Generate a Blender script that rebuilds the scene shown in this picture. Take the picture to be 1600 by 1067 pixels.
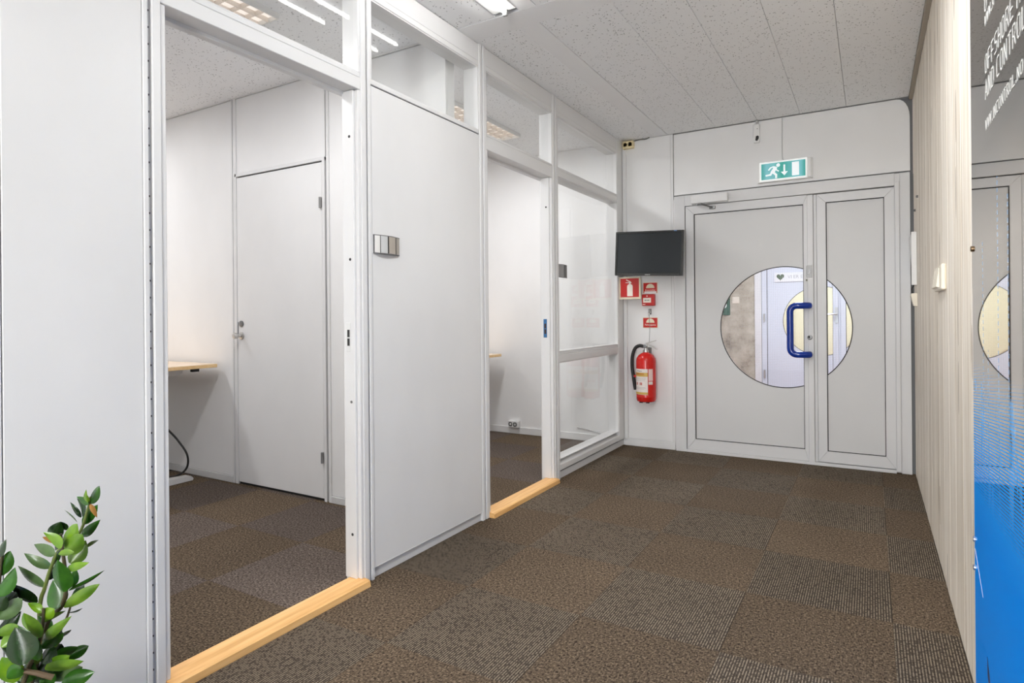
import bpy, bmesh, math, random
from mathutils import Vector, Matrix, Euler

rnd = random.Random(7)
R = math.radians
scene = bpy.context.scene
COL = scene.collection
for o in list(bpy.data.objects):
    bpy.data.objects.remove(o)

# ------------------------------------------------------------------ camera
CAM_H = 1.1143
F_PX = 953.5
cam_d = bpy.data.cameras.new('camera')
cam = bpy.data.objects.new('camera', cam_d)
COL.objects.link(cam)
YAW, ROLL = R(30.46), R(-0.50)
cam_d.sensor_fit = 'HORIZONTAL'
cam_d.sensor_width = 36.0
cam_d.lens = 36.0 * F_PX / 1600.0
cam_d.shift_x = 0.0
cam_d.shift_y = -39.8 / 1600.0
cam_d.clip_start = 0.02
cam.location = (0, 0, CAM_H)
cam.rotation_euler = (Matrix.Rotation(YAW, 3, 'Z') @ Matrix.Rotation(R(90), 3, 'X') @ Matrix.Rotation(ROLL, 3, 'Z')).to_euler()
scene.camera = cam

# ------------------------------------------------------------------ world, exposure
world = bpy.data.worlds.new('world')
scene.world = world
world.use_nodes = True
world.node_tree.nodes['Background'].inputs[0].default_value = (0.9, 0.95, 1.0, 1)
world.node_tree.nodes['Background'].inputs[1].default_value = 0.3
scene.view_settings.view_transform = 'Standard'
scene.view_settings.look = 'None'
scene.view_settings.gamma = 1.0
scene.view_settings.use_curve_mapping = False
scene.view_settings.exposure = 0.20
scene.cycles.max_bounces = 14
scene.cycles.diffuse_bounces = 8
scene.cycles.glossy_bounces = 6
scene.cycles.transmission_bounces = 10
scene.cycles.transparent_max_bounces = 16
scene.cycles.caustics_reflective = False
scene.cycles.caustics_refractive = False
scene.cycles.sample_clamp_indirect = 6.0

# ------------------------------------------------------------------ room lights
def area(name, loc, sx, sy, power, col=(1, 1, 1), rot=(0, 0, 0), spread=180):
    d = bpy.data.lights.new(name, 'AREA')
    d.shape = 'RECTANGLE'
    d.size, d.size_y, d.energy, d.color = sx, sy, power, col
    d.spread = R(spread)
    o = bpy.data.objects.new(name, d)
    o.location, o.rotation_euler = loc, rot
    COL.objects.link(o)
    return o
NEUTRAL = (0.965, 0.98, 1.0)
COOL = (0.95, 0.975, 1.0)
WARM = (0.985, 0.985, 1.0)
area('ceiling_lamp_light', (-0.42, 2.02, 2.583), 0.28, 1.0, 20, NEUTRAL)     # added lamp, unseen overhead, to brighten the corridor
area('ceiling_lamp_light', (-0.80, -0.75, 2.583), 0.56, 1.16, 2, NEUTRAL)     # lamps added out of view behind the camera for more light
area('ceiling_lamp_light', (-0.80, -2.15, 2.583), 0.56, 1.16, 12, NEUTRAL)
area('ceiling_lamp_light', (-2.63, 1.40, 2.567), 0.27, 1.14, 17, WARM)         # louvred office lamps
area('ceiling_lamp_light', (-4.75, 1.43, 2.567), 0.27, 1.14, 20, WARM)
area('ceiling_lamp_light', (-2.61, 3.74, 2.567), 0.27, 1.14, 20.5, WARM)
area('ceiling_lamp_light', (-4.60, 3.82, 2.567), 0.27, 1.14, 12, WARM)
area('ceiling_lamp_light', (-0.60, 6.9, 2.583), 0.56, 2.0, 80, (0.98, 0.985, 1.0))   # unseen lamps put in to fill the lobby beyond the double door
area('ceiling_lamp_light', (-0.60, 10.8, 2.583), 0.56, 1.5, 95, (1.0, 0.98, 0.86))
TUBE_STRENGTH = 24.0
area('window_daylight', (-0.02, -2.97, 1.25), 0.46, 2.2, 76, COOL, rot=(R(90), 0, 0))    # fill light at the unseen window added to the corridor's rear end

# ------------------------------------------------------------------ materials
def new_mat(name):
    m = bpy.data.materials.new(name)
    m.use_nodes = True
    return m, m.node_tree.nodes, m.node_tree.links, m.node_tree.nodes['Principled BSDF']

def srgb(r, g, b):
    f = lambda c: c / 12.92 if c <= 0.04045 else ((c + 0.055) / 1.055) ** 2.4
    return (f(r / 255), f(g / 255), f(b / 255), 1)

def mat(name, col, rough=0.5, metal=0.0, spec=0.5, emit=None, es=0.0):
    m, n, l, p = new_mat(name)
    p.inputs['Base Color'].default_value = col
    p.inputs['Roughness'].default_value = rough
    p.inputs['Metallic'].default_value = metal
    p.inputs['Specular IOR Level'].default_value = spec
    if emit:
        p.inputs['Emission Color'].default_value = emit
        p.inputs['Emission Strength'].default_value = es
    return m

def node(n, t, **kw):
    x = n.new(t)
    for k, v in kw.items():
        if k.startswith('i_'):
            key = k[2:]
            x.inputs[int(key) if key.isdigit() else key].default_value = v
        else:
            setattr(x, k, v)
    return x

def pos_mapped(n, l, scale, rot=(0, 0, 0)):
    g = node(n, 'ShaderNodeNewGeometry')
    mp = node(n, 'ShaderNodeMapping')
    mp.inputs['Scale'].default_value = scale
    mp.inputs['Rotation'].default_value = rot
    l.new(g.outputs['Position'], mp.inputs['Vector'])
    return mp.outputs['Vector']

def ramp(n, l, src, stops, interp='LINEAR'):
    r = node(n, 'ShaderNodeValToRGB')
    r.color_ramp.interpolation = interp
    e = r.color_ramp.elements
    while len(e) < len(stops):
        e.new(0.5)
    for k, (p_, c) in enumerate(stops):
        e[k].position = p_
        e[k].color = c if len(c) == 4 else (*c, 1)
    l.new(src, r.inputs['Fac'])
    return r.outputs['Color']

def mixc(n, l, fac, a, b, mode='MIX'):
    x = node(n, 'ShaderNodeMix', data_type='RGBA', blend_type=mode)
    for s, v in ((x.inputs[0], fac), (x.inputs[6], a), (x.inputs[7], b)):
        if hasattr(v, 'type') and hasattr(v, 'links'):
            l.new(v, s)
        else:
            s.default_value = v
    return x.outputs[2]

def math_(n, l, op, a, b=None, c=None):
    x = node(n, 'ShaderNodeMath', operation=op)
    for s, v in zip(x.inputs, (a, b, c)):
        if v is None:
            continue
        if hasattr(v, 'links'):
            l.new(v, s)
        else:
            s.default_value = v
    return x.outputs[0]

def bump(n, l, p, h, strength, dist):
    b = node(n, 'ShaderNodeBump')
    b.inputs['Strength'].default_value = strength
    b.inputs['Distance'].default_value = dist
    l.new(h, b.inputs['Height'])
    l.new(b.outputs['Normal'], p.inputs['Normal'])

def painted(name, col, rough=0.45, wear=0.04):
    m, n, l, p = new_mat(name)
    v = pos_mapped(n, l, (1.3, 1.3, 0.9))
    t = node(n, 'ShaderNodeTexNoise', i_Scale=2.2, i_Detail=5.0)
    l.new(v, t.inputs['Vector'])
    d = tuple(c * (1 - wear) for c in col[:3]) + (1,)
    c = ramp(n, l, t.outputs['Fac'], [(0.35, d), (0.65, col)])
    l.new(c, p.inputs['Base Color'])
    p.inputs['Roughness'].default_value = rough
    t2 = node(n, 'ShaderNodeTexNoise', i_Scale=260.0, i_Detail=2.0)
    l.new(v, t2.inputs['Vector'])
    bump(n, l, p, t2.outputs['Fac'], 0.06, 0.001)
    return m

W_PANEL = painted('painted_partition_panel', (0.80, 0.80, 0.80, 1))
W_FRAME = painted('painted_steel_frame', (0.79, 0.79, 0.79, 1), 0.4, 0.02)
W_ROOM = painted('painted_office_wall', (0.88, 0.88, 0.88, 1))
W_END = painted('painted_end_wall', (0.85, 0.85, 0.85, 1), 0.5)
W_SKIRT = painted('painted_skirting', (0.72, 0.72, 0.72, 1), 0.5, 0.08)
W_PLASTIC = mat('white_plastic', (0.82, 0.82, 0.81, 1), 0.35)
CREAM = mat('cream_plastic', srgb(238, 230, 212), 0.4)
YELLOWED = mat('yellowed_plastic', srgb(232, 216, 174), 0.4)
GREY_GAP = mat('grey_reveal', (0.20, 0.205, 0.21, 1), 0.6)
DARK_GAP = mat('dark_joint', (0.03, 0.03, 0.03, 1), 0.8)
BLACK = mat('black_rubber', (0.012, 0.012, 0.012, 1), 0.55)
CHROME = mat('brushed_steel', (0.62, 0.61, 0.59, 1), 0.28, 1.0)
DARKSTEEL = mat('dark_steel', (0.25, 0.25, 0.25, 1), 0.35, 1.0)
HINGE = mat('hinge_steel', (0.30, 0.30, 0.30, 1), 0.4, 0.6)
BLUE = mat('blue_nylon', (0.004, 0.035, 0.30, 1), 0.18)
ALU_FRAME = painted('anodised_frame', (0.71, 0.71, 0.715, 1), 0.38, 0.04)
ALU_PANEL = painted('grey_door_sheet', (0.66, 0.66, 0.66, 1), 0.42, 0.03)

def glass(name, tint=(0.99, 0.992, 0.99, 1), rough=0.0, refl=1.0):
    m, n, l, p = new_mat(name)
    tr = node(n, 'ShaderNodeBsdfTransparent'); tr.inputs[0].default_value = tint
    gl = node(n, 'ShaderNodeBsdfGlossy'); gl.inputs['Roughness'].default_value = rough
    g = node(n, 'ShaderNodeNewGeometry')
    dt = node(n, 'ShaderNodeVectorMath', operation='DOT_PRODUCT')
    l.new(g.outputs['Incoming'], dt.inputs[0]); l.new(g.outputs['Normal'], dt.inputs[1])
    k = math_(n, l, 'SUBTRACT', 1.0, math_(n, l, 'ABSOLUTE', dt.outputs['Value']))
    f = math_(n, l, 'MULTIPLY_ADD', math_(n, l, 'POWER', k, 5.0), 0.96, 0.04)      # the same from either side of the pane
    mx = node(n, 'ShaderNodeMixShader')
    f = math_(n, l, 'MULTIPLY', f, refl)
    l.new(f, mx.inputs[0]); l.new(tr.outputs[0], mx.inputs[1]); l.new(gl.outputs[0], mx.inputs[2])
    l.new(mx.outputs[0], n['Material Output'].inputs[0])
    return m
GLASS = glass('window_glass', refl=0.5)
WIRED = glass('wired_glass', (0.90, 0.94, 0.98, 1), 0.02, 0.6)

def ceiling_mat(name, base, density=1.0, dots=True):
    m, n, l, p = new_mat(name)
    out = None
    for k, (sc, rot) in enumerate((((38, 84, 40), (0, 0, 0.5)), ((86, 40, 40), (0, 0, -0.3)), ((58, 64, 40), (0, 0, 1.1)))):
        v = pos_mapped(n, l, sc, rot)
        vo = node(n, 'ShaderNodeTexVoronoi', feature='F1', i_Scale=1.0, i_Randomness=1.0)
        l.new(v, vo.inputs['Vector'])
        sep = node(n, 'ShaderNodeSeparateColor')
        l.new(vo.outputs['Color'], sep.inputs[0])
        keep = math_(n, l, 'LESS_THAN', sep.outputs[0], 0.42 * density)
        rad = math_(n, l, 'MULTIPLY_ADD', sep.outputs[1], 0.14, 0.10)
        near = math_(n, l, 'LESS_THAN', vo.outputs['Distance'], rad)
        d = math_(n, l, 'MULTIPLY', keep, near)
        out = d if out is None else math_(n, l, 'MAXIMUM', out, d)
    v = pos_mapped(n, l, (1, 1, 1))
    t = node(n, 'ShaderNodeTexNoise', i_Scale=420.0, i_Detail=3.0); l.new(v, t.inputs['Vector'])
    gr = ramp(n, l, t.outputs['Fac'], [(0.3, tuple(c * 0.94 for c in base[:3])), (0.6, base)])
    c = mixc(n, l, out, gr, (base[0] * 0.42, base[1] * 0.42, base[2] * 0.42, 1)) if dots else gr
    l.new(c, p.inputs['Base Color'])
    p.inputs['Roughness'].default_value = 0.9
    inv = math_(n, l, 'SUBTRACT', 1.0, out)
    bump(n, l, p, inv, 0.4, 0.003)
    return m
CEIL = ceiling_mat('mineral_fibre_ceiling', (0.925, 0.935, 0.95, 1), 0.95)
CEIL_ROOM = ceiling_mat('office_mineral_ceiling', (0.925, 0.935, 0.95, 1), 0.8)
CEIL_STRIP = painted('smooth_ceiling_strip', (0.895, 0.90, 0.915, 1), 0.6, 0.03)

def carpet_mottled(name, dark, mid, light):
    m, n, l, p = new_mat(name)
    oi = node(n, 'ShaderNodeObjectInfo')
    v = pos_mapped(n, l, (1, 1, 1))
    cell = None
    cs = []
    for sc in ((85, 190, 60), (190, 85, 60)):
        v2 = pos_mapped(n, l, sc)
        t = node(n, 'ShaderNodeTexNoise', i_Scale=1.0, i_Detail=1.5); l.new(v2, t.inputs['Vector'])
        cs.append(t.outputs['Fac'])
    s = math_(n, l, 'ADD', cs[0], cs[1])
    s = math_(n, l, 'MULTIPLY', s, 0.5)
    c = ramp(n, l, s, [(0.40, dark), (0.455, mid), (0.53, mid), (0.58, light)])
    tl = node(n, 'ShaderNodeTexNoise', i_Scale=3.0, i_Detail=3.0); l.new(v, tl.inputs['Vector'])
    tone = math_(n, l, 'MULTIPLY_ADD', oi.outputs['Random'], 0.22, 0.84)
    tone = math_(n, l, 'MULTIPLY', tone, math_(n, l, 'MULTIPLY_ADD', tl.outputs['Fac'], 0.3, 0.87))
    cc = node(n, 'ShaderNodeCombineColor'); [l.new(tone, cc.inputs[k]) for k in range(3)]
    c = mixc(n, l, 1.0, c, cc.outputs[0], 'MULTIPLY')
    l.new(c, p.inputs['Base Color'])
    p.inputs['Roughness'].default_value = 0.95
    p.inputs['Specular IOR Level'].default_value = 0.1
    bump(n, l, p, s, 0.8, 0.004)
    return m

def carpet_striped(name, dark, mid, light):
    m, n, l, p = new_mat(name)
    oi = node(n, 'ShaderNodeObjectInfo')
    v = pos_mapped(n, l, (1, 1, 1))
    sx = node(n, 'ShaderNodeSeparateXYZ'); l.new(v, sx.inputs[0])
    ph = math_(n, l, 'MULTIPLY', sx.outputs[0], 1 / 0.0086)
    fr = math_(n, l, 'FRACT', ph)
    line = math_(n, l, 'LESS_THAN', fr, 0.42)
    idx = math_(n, l, 'FLOOR', ph)
    cb = node(n, 'ShaderNodeCombineXYZ')
    l.new(math_(n, l, 'MULTIPLY', idx, 7.31), cb.inputs[0]); l.new(math_(n, l, 'MULTIPLY', sx.outputs[1], 75.0), cb.inputs[1])
    t = node(n, 'ShaderNodeTexNoise', i_Scale=1.0, i_Detail=1.0); l.new(cb.outputs[0], t.inputs['Vector'])
    on = ramp(n, l, t.outputs['Fac'], [(0.40, (0.15, 0.15, 0.15)), (0.52, (1, 1, 1))])
    k = math_(n, l, 'MULTIPLY', line, on)
    t2 = node(n, 'ShaderNodeTexNoise', i_Scale=170.0, i_Detail=1.5); l.new(v, t2.inputs['Vector'])
    base = ramp(n, l, t2.outputs['Fac'], [(0.40, dark), (0.60, mid)])
    c = mixc(n, l, k, base, light)
    tl = node(n, 'ShaderNodeTexNoise', i_Scale=3.0, i_Detail=3.0); l.new(v, tl.inputs['Vector'])
    tone = math_(n, l, 'MULTIPLY_ADD', oi.outputs['Random'], 0.2, 0.86)
    tone = math_(n, l, 'MULTIPLY', tone, math_(n, l, 'MULTIPLY_ADD', tl.outputs['Fac'], 0.3, 0.87))
    cc = node(n, 'ShaderNodeCombineColor'); [l.new(tone, cc.inputs[q]) for q in range(3)]
    c = mixc(n, l, 1.0, c, cc.outputs[0], 'MULTIPLY')
    l.new(c, p.inputs['Base Color'])
    p.inputs['Roughness'].default_value = 0.95
    p.inputs['Specular IOR Level'].default_value = 0.1
    bump(n, l, p, k, 0.6, 0.003)
    return m
CARPET_A = carpet_mottled('mottled_brown_carpet', srgb(50, 41, 34), srgb(93, 80, 66), srgb(128, 112, 93))
CARPET_B = carpet_striped('striped_grey_carpet', srgb(54, 46, 40), srgb(82, 73, 64), srgb(136, 124, 107))
CARPET_C = carpet_mottled('mottled_mauve_carpet', srgb(56, 48, 44), srgb(94, 84, 77), srgb(125, 113, 104))

def wood(name, stops, grain=(70, 70, 1.6), rough=0.55, random_tone=0.0, knots=True):
    m, n, l, p = new_mat(name)
    oi = node(n, 'ShaderNodeObjectInfo')
    g = node(n, 'ShaderNodeNewGeometry')
    off = node(n, 'ShaderNodeVectorMath', operation='ADD')
    l.new(g.outputs['Position'], off.inputs[0])
    cx = node(n, 'ShaderNodeCombineXYZ')
    for q in range(3):
        l.new(math_(n, l, 'MULTIPLY', oi.outputs['Random'], 3.7 + q), cx.inputs[q])
    l.new(cx.outputs[0], off.inputs[1])
    mp = node(n, 'ShaderNodeMapping'); mp.inputs['Scale'].default_value = grain
    l.new(off.outputs[0], mp.inputs[0])
    t = node(n, 'ShaderNodeTexNoise', i_Scale=1.0, i_Detail=6.0, i_Roughness=0.65); l.new(mp.outputs[0], t.inputs['Vector'])
    c = ramp(n, l, t.outputs['Fac'], stops)
    if random_tone:
        tone = math_(n, l, 'MULTIPLY_ADD', oi.outputs['Random'], random_tone, 1.0 - random_tone)
        cc = node(n, 'ShaderNodeCombineColor')
        l.new(tone, cc.inputs[0]); l.new(math_(n, l, 'POWER', tone, 1.15), cc.inputs[1]); l.new(math_(n, l, 'POWER', tone, 1.4), cc.inputs[2])
        c = mixc(n, l, 1.0, c, cc.outputs[0], 'MULTIPLY')
    if knots:
        mp2 = node(n, 'ShaderNodeMapping'); mp2.inputs['Scale'].default_value = tuple(a * 0.42 for a in grain)[:2] + (grain[2] * 3.5,)
        l.new(off.outputs[0], mp2.inputs[0])
        vo = node(n, 'ShaderNodeTexVoronoi', i_Scale=1.0); l.new(mp2.outputs[0], vo.inputs['Vector'])
        s = node(n, 'ShaderNodeSeparateColor'); l.new(vo.outputs['Color'], s.inputs[0])
        k = math_(n, l, 'MULTIPLY', math_(n, l, 'LESS_THAN', s.outputs[0], 0.16), math_(n, l, 'LESS_THAN', vo.outputs['Distance'], 0.26))
        c = mixc(n, l, math_(n, l, 'MULTIPLY', k, 0.6), c, srgb(122, 102, 80))
    l.new(c, p.inputs['Base Color'])
    p.inputs['Roughness'].default_value = rough
    bump(n, l, p, t.outputs['Fac'], 0.15, 0.002)
    return m
PALE = wood('whitewashed_boards', [(0.26, srgb(160, 142, 116)), (0.40, srgb(222, 210, 192)), (0.50, srgb(248, 242, 232)), (0.60, srgb(238, 229, 214)), (0.74, srgb(190, 174, 150))], (52, 52, 0.8), random_tone=0.16)
OAK = wood('lacquered_oak', [(0.3, srgb(214, 158, 92)), (0.55, srgb(240, 190, 124)), (0.75, srgb(246, 204, 144))], (40, 2.0, 40), 0.4, 0.0, False)
BIRCH = wood('desk_birch', [(0.3, srgb(232, 190, 130)), (0.7, srgb(246, 214, 160))], (3, 40, 40), 0.35, 0.0, False)
DESKTOP = wood('desk_laminate', [(0.3, srgb(236, 210, 180)), (0.7, srgb(244, 222, 196))], (3, 40, 40), 0.25, 0.0, False)
CONCRETE_M, n_, l_, p_ = new_mat('raw_concrete')
_v = pos_mapped(n_, l_, (1, 1, 1))
_t = node(n_, 'ShaderNodeTexNoise', i_Scale=5.0, i_Detail=9.0, i_Roughness=0.7); l_.new(_v, _t.inputs['Vector'])
l_.new(ramp(n_, l_, _t.outputs['Fac'], [(0.30, srgb(120, 110, 92)), (0.45, srgb(176, 166, 146)), (0.65, srgb(206, 198, 180))]), p_.inputs['Base Color'])
p_.inputs['Roughness'].default_value = 0.85
bump(n_, l_, p_, _t.outputs['Fac'], 0.5, 0.01)

TUBE_M = mat('lit_tube', (1, 1, 1, 1), 0.5, emit=(1, 0.99, 0.97, 1), es=TUBE_STRENGTH)
ADDED_LAMP_M = mat('lit_diffuser', (1, 1, 1, 1), 0.5, emit=(1, 0.98, 0.95, 1), es=6.0)  # glow for the diffusers of the added corridor lamps
LOUVRE_M = mat('louvre_aluminium', (0.86, 0.80, 0.74, 1), 0.35, 0.2)
LAMPBACK = mat('lit_reflector', (0.9, 0.85, 0.8, 1), 0.4, emit=(1.0, 0.90, 0.82, 1), es=0.62)
LAMPTUBE = mat('lit_warm_tube', (1, 1, 1, 1), 0.5, emit=(1.0, 0.93, 0.86, 1), es=3.0)

# ------------------------------------------------------------------ object helpers
BASE = {}
def thing(name, label=None, cat=None, loc=(0, 0, 0), group=None, kind=None, rot=None):
    o = bpy.data.objects.new(name, None)
    o.empty_display_size = 0.05
    COL.objects.link(o)
    o.location = loc
    if rot:
        o.rotation_euler = rot
    tag(o, label, cat, group, kind)
    BASE[o.name] = Vector(loc)
    return o

def tag(o, label=None, cat=None, group=None, kind=None):
    for k, v in (('label', label), ('category', cat), ('group', group), ('kind', kind)):
        if v:
            o[k] = v
    return o

def put(name, bm, m, parent=None, local=False, smooth=False, kind=None, label=None):
    """link the bmesh as one object; coordinates are world ones unless local"""
    if parent is not None and not local:
        bmesh.ops.translate(bm, verts=bm.verts, vec=-BASE[parent.name])
    bmesh.ops.recalc_face_normals(bm, faces=bm.faces)
    me = bpy.data.meshes.new(name)
    bm.to_mesh(me)
    bm.free()
    if smooth:
        for f in me.polygons:
            f.use_smooth = True
        me.set_sharp_from_angle(angle=R(40))
    for mm in (m if isinstance(m, (list, tuple)) else [m]):
        me.materials.append(mm)
    o = bpy.data.objects.new(name, me)
    COL.objects.link(o)
    if parent is not None:
        o.parent = parent
        BASE[o.name] = Vector((0, 0, 0)) if local else BASE[parent.name].copy()
    else:
        BASE[o.name] = Vector((0, 0, 0))
    tag(o, label, None, None, kind)
    return o

def NB():
    return bmesh.new()

def box(bm, x0, x1, y0, y1, z0, z1, bev=0.0, seg=1):
    x0, x1 = min(x0, x1), max(x0, x1); y0, y1 = min(y0, y1), max(y0, y1); z0, z1 = min(z0, z1), max(z0, z1)
    v = [bm.verts.new((x, y, z)) for x in (x0, x1) for y in (y0, y1) for z in (z0, z1)]
    fs = [bm.faces.new([v[i] for i in q]) for q in ((0, 1, 3, 2), (4, 6, 7, 5), (0, 4, 5, 1), (2, 3, 7, 6), (0, 2, 6, 4), (1, 5, 7, 3))]
    if bev:
        es = list({e for f in fs for e in f.edges})
        bmesh.ops.bevel(bm, geom=es, offset=min(bev, 0.45 * min(x1 - x0, y1 - y0, z1 - z0)), segments=seg, affect='EDGES', profile=0.5)
    return bm

def B(*a, **k):
    return box(NB(), *a, **k)

def prism(bm, pts, plane, d0, d1):
    """extrude a 2D outline: plane 'xz' along y, 'yz' along x, 'xy' along z"""
    f = {'xz': lambda a, b, d: (a, d, b), 'yz': lambda a, b, d: (d, a, b), 'xy': lambda a, b, d: (a, b, d)}[plane]
    lo = [bm.verts.new(f(a, b, d0)) for a, b in pts]
    hi = [bm.verts.new(f(a, b, d1)) for a, b in pts]
    n = len(pts)
    bm.faces.new(lo[::-1]); bm.faces.new(hi)
    for i in range(n):
        j = (i + 1) % n
        bm.faces.new((lo[i], lo[j], hi[j], hi[i]))
    return bm

def tube(bm, pts, r, seg=10, caps=True):
    pts = [Vector(p) for p in pts]
    rr = r if isinstance(r, (list, tuple)) else [r] * len(pts)
    rings = []
    up = None
    for i, p in enumerate(pts):
        t = (pts[min(i + 1, len(pts) - 1)] - pts[max(i - 1, 0)]).normalized()
        if up is None:
            up = Vector((0, 0, 1)) if abs(t.z) < 0.9 else Vector((1, 0, 0))
        a = t.cross(up).normalized(); up = a.cross(t).normalized()
        rings.append([bm.verts.new(p + rr[i] * (math.cos(2 * math.pi * k / seg) * a + math.sin(2 * math.pi * k / seg) * up)) for k in range(seg)])
    for A, C in zip(rings, rings[1:]):
        for k in range(seg):
            q = (k + 1) % seg
            bm.faces.new((A[k], A[q], C[q], C[k]))
    if caps:
        bm.faces.new(rings[0][::-1]); bm.faces.new(rings[-1])
    return bm

def lathe(bm, prof, c, seg=28, axis='z'):
    rings = []
    for r, h in prof:
        ring = []
        for k in range(seg):
            a = 2 * math.pi * k / seg
            u, v = r * math.cos(a), r * math.sin(a)
            off = {'z': (u, v, h), 'y': (u, h, v), 'x': (h, u, v)}[axis]
            ring.append(bm.verts.new(Vector(c) + Vector(off)))
        rings.append(ring)
    for A, C in zip(rings, rings[1:]):
        for k in range(seg):
            q = (k + 1) % seg
            bm.faces.new((A[k], A[q], C[q], C[k]))
    bm.faces.new(rings[0][::-1]); bm.faces.new(rings[-1])
    return bm

def bez(p, n=8):
    """Catmull-Rom through the points"""
    p = [Vector(q) for q in p]
    P = [p[0] * 2 - p[1]] + p + [p[-1] * 2 - p[-2]]
    out = []
    for i in range(1, len(P) - 2):
        for k in range(n):
            t = k / n
            a, b, c, d = P[i - 1], P[i], P[i + 1], P[i + 2]
            out.append(0.5 * ((2 * b) + (c - a) * t + (2 * a - 5 * b + 4 * c - d) * t * t + (3 * b - a - 3 * c + d) * t ** 3))
    out.append(P[-2])
    return out

def arc(cx, cz, r, a0, a1, n):
    return [(cx + r * math.cos(a0 + (a1 - a0) * k / n), cz + r * math.sin(a0 + (a1 - a0) * k / n)) for k in range(n + 1)]

def text_bm(body, size, M4, extrude=0.0004, align='LEFT', wide=1.0):
    cu = bpy.data.curves.new('writing', 'FONT')
    cu.body, cu.size, cu.extrude, cu.align_x = body, size, extrude, align
    cu.resolution_u = 3
    ob = bpy.data.objects.new('writing', cu)
    COL.objects.link(ob)
    dg = bpy.context.evaluated_depsgraph_get()
    me = bpy.data.meshes.new_from_object(ob.evaluated_get(dg))
    bm = NB(); bm.from_mesh(me)
    bmesh.ops.scale(bm, vec=(wide, 1, 1), verts=bm.verts)
    bmesh.ops.transform(bm, matrix=M4, verts=bm.verts)
    bpy.data.objects.remove(ob); bpy.data.curves.remove(cu); bpy.data.meshes.remove(me)
    return bm
# text frame lying on a wall that faces -y (reads along +x) at point p
def face_south(p):
    return Matrix(((1, 0, 0, p[0]), (0, 0, -1, p[1]), (0, 1, 0, p[2]), (0, 0, 0, 1)))

# ================================================================== FLOOR
H = 2.6
floor = thing('floor', kind='structure')
put('subfloor', B(-6.1, 0.9, -3.1, 5.06, -0.12, -0.008), DARK_GAP, floor)
put('lobby_floor', B(-2.6, 1.6, 5.06, 12.7, -0.12, -0.002), mat('lobby_linoleum', srgb(176, 138, 128), 0.25), floor)
def tile_mesh(m):
    bm = B(0.0003, 0.4997, 0.0003, 0.4997, -0.008, 0.0, bev=0.0009)
    me = bpy.data.meshes.new('carpet_tile'); bm.to_mesh(me); bm.free(); me.materials.append(m)
    return me
tiles = [tile_mesh(m) for m in (CARPET_A, CARPET_B, CARPET_C, CARPET_A)]
for ix in range(-8, 2):
    for iy in range(-5, 6):
        x, y = -0.44 + 0.5 * (ix - 0), 2.08 + 0.5 * iy
        room = x < -2.2
        if (room and y < 0.05) or (ix == 1 and y < -0.5):
            continue
        par = (ix + iy) % 2
        me = tiles[(2 if par else 3)] if room else tiles[par]
        if ix == 1:                                   # the cut column along the boarded wall
            key = 'cut_a' if par else 'cut_b'
            if key not in bpy.data.meshes:
                bm = B(0.0003, 0.198, 0.0003, 0.4997, -0.008, 0.0, bev=0.0009)
                me = bpy.data.meshes.new(key); bm.to_mesh(me); bm.free(); me.materials.append(CARPET_B if par else CARPET_A)
            me = bpy.data.meshes[key]
        o = bpy.data.objects.new('carpet_tile', me)
        o.location = (x, y, 0); o.parent = floor
        COL.objects.link(o)

# ================================================================== CEILING
ceiling = thing('ceiling', kind='structure', loc=(0, 0, H))
put('ceiling_slab', B(-6.1, 0.9, -3.1, 5.06, H + 0.03, H + 0.12), DARK_GAP, ceiling)
put('office_ceiling', B(-6.1, -1.93, -0.3, 2.61, H, H + 0.03), CEIL_ROOM, ceiling)
put('office_ceiling', B(-6.1, -1.93, 2.69, 5.01, H, H + 0.03), CEIL_ROOM, ceiling)
CX = [-1.435, -1.05, -0.741, -0.442, -0.142, 0.236]
put('ceiling_panel', B(-1.84, -1.556, 2.742, 5.008, H, H + 0.025, bev=0.002), CEIL, ceiling)
put('ceiling_strip', B(-1.555, -1.437, 2.742, 5.008, H - 0.001, H + 0.025), CEIL_STRIP, ceiling)
put('ceiling_strip', B(-1.84, 0.236, 2.585, 2.741, H - 0.001, H + 0.025), CEIL_STRIP, ceiling)
for a, b in zip(CX, CX[1:]):
    put('ceiling_panel', B(a + 0.0011, b - 0.0011, 2.742, 5.008, H, H + 0.025, bev=0.0012), CEIL, ceiling)
put('ceiling_panel', B(-1.84, -1.597, -3.0, 2.583, H, H + 0.025, bev=0.002), CEIL, ceiling)
put('ceiling_strip', B(-1.462, -1.372, -3.0, 2.584, H - 0.001, H + 0.025), CEIL_STRIP, ceiling)
NX = [-1.37, -1.05, -0.741, -0.442, -0.142, 0.236]
for a, b in zip(NX, NX[1:]):
    put('ceiling_panel', B(a + 0.0011, b - 0.0011, -3.0, 2.583, H, H + 0.025, bev=0.0012), CEIL, ceiling)
put('lobby_ceiling', B(-2.6, 1.6, 5.06, 12.7, H, H + 0.1), CEIL_STRIP, ceiling)
put('ceiling_lath', B(0.236, 0.258, 2.139, 5.008, H - 0.022, H + 0.02), mat('grey_lath', srgb(170, 162, 148), 0.6), ceiling)

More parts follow.
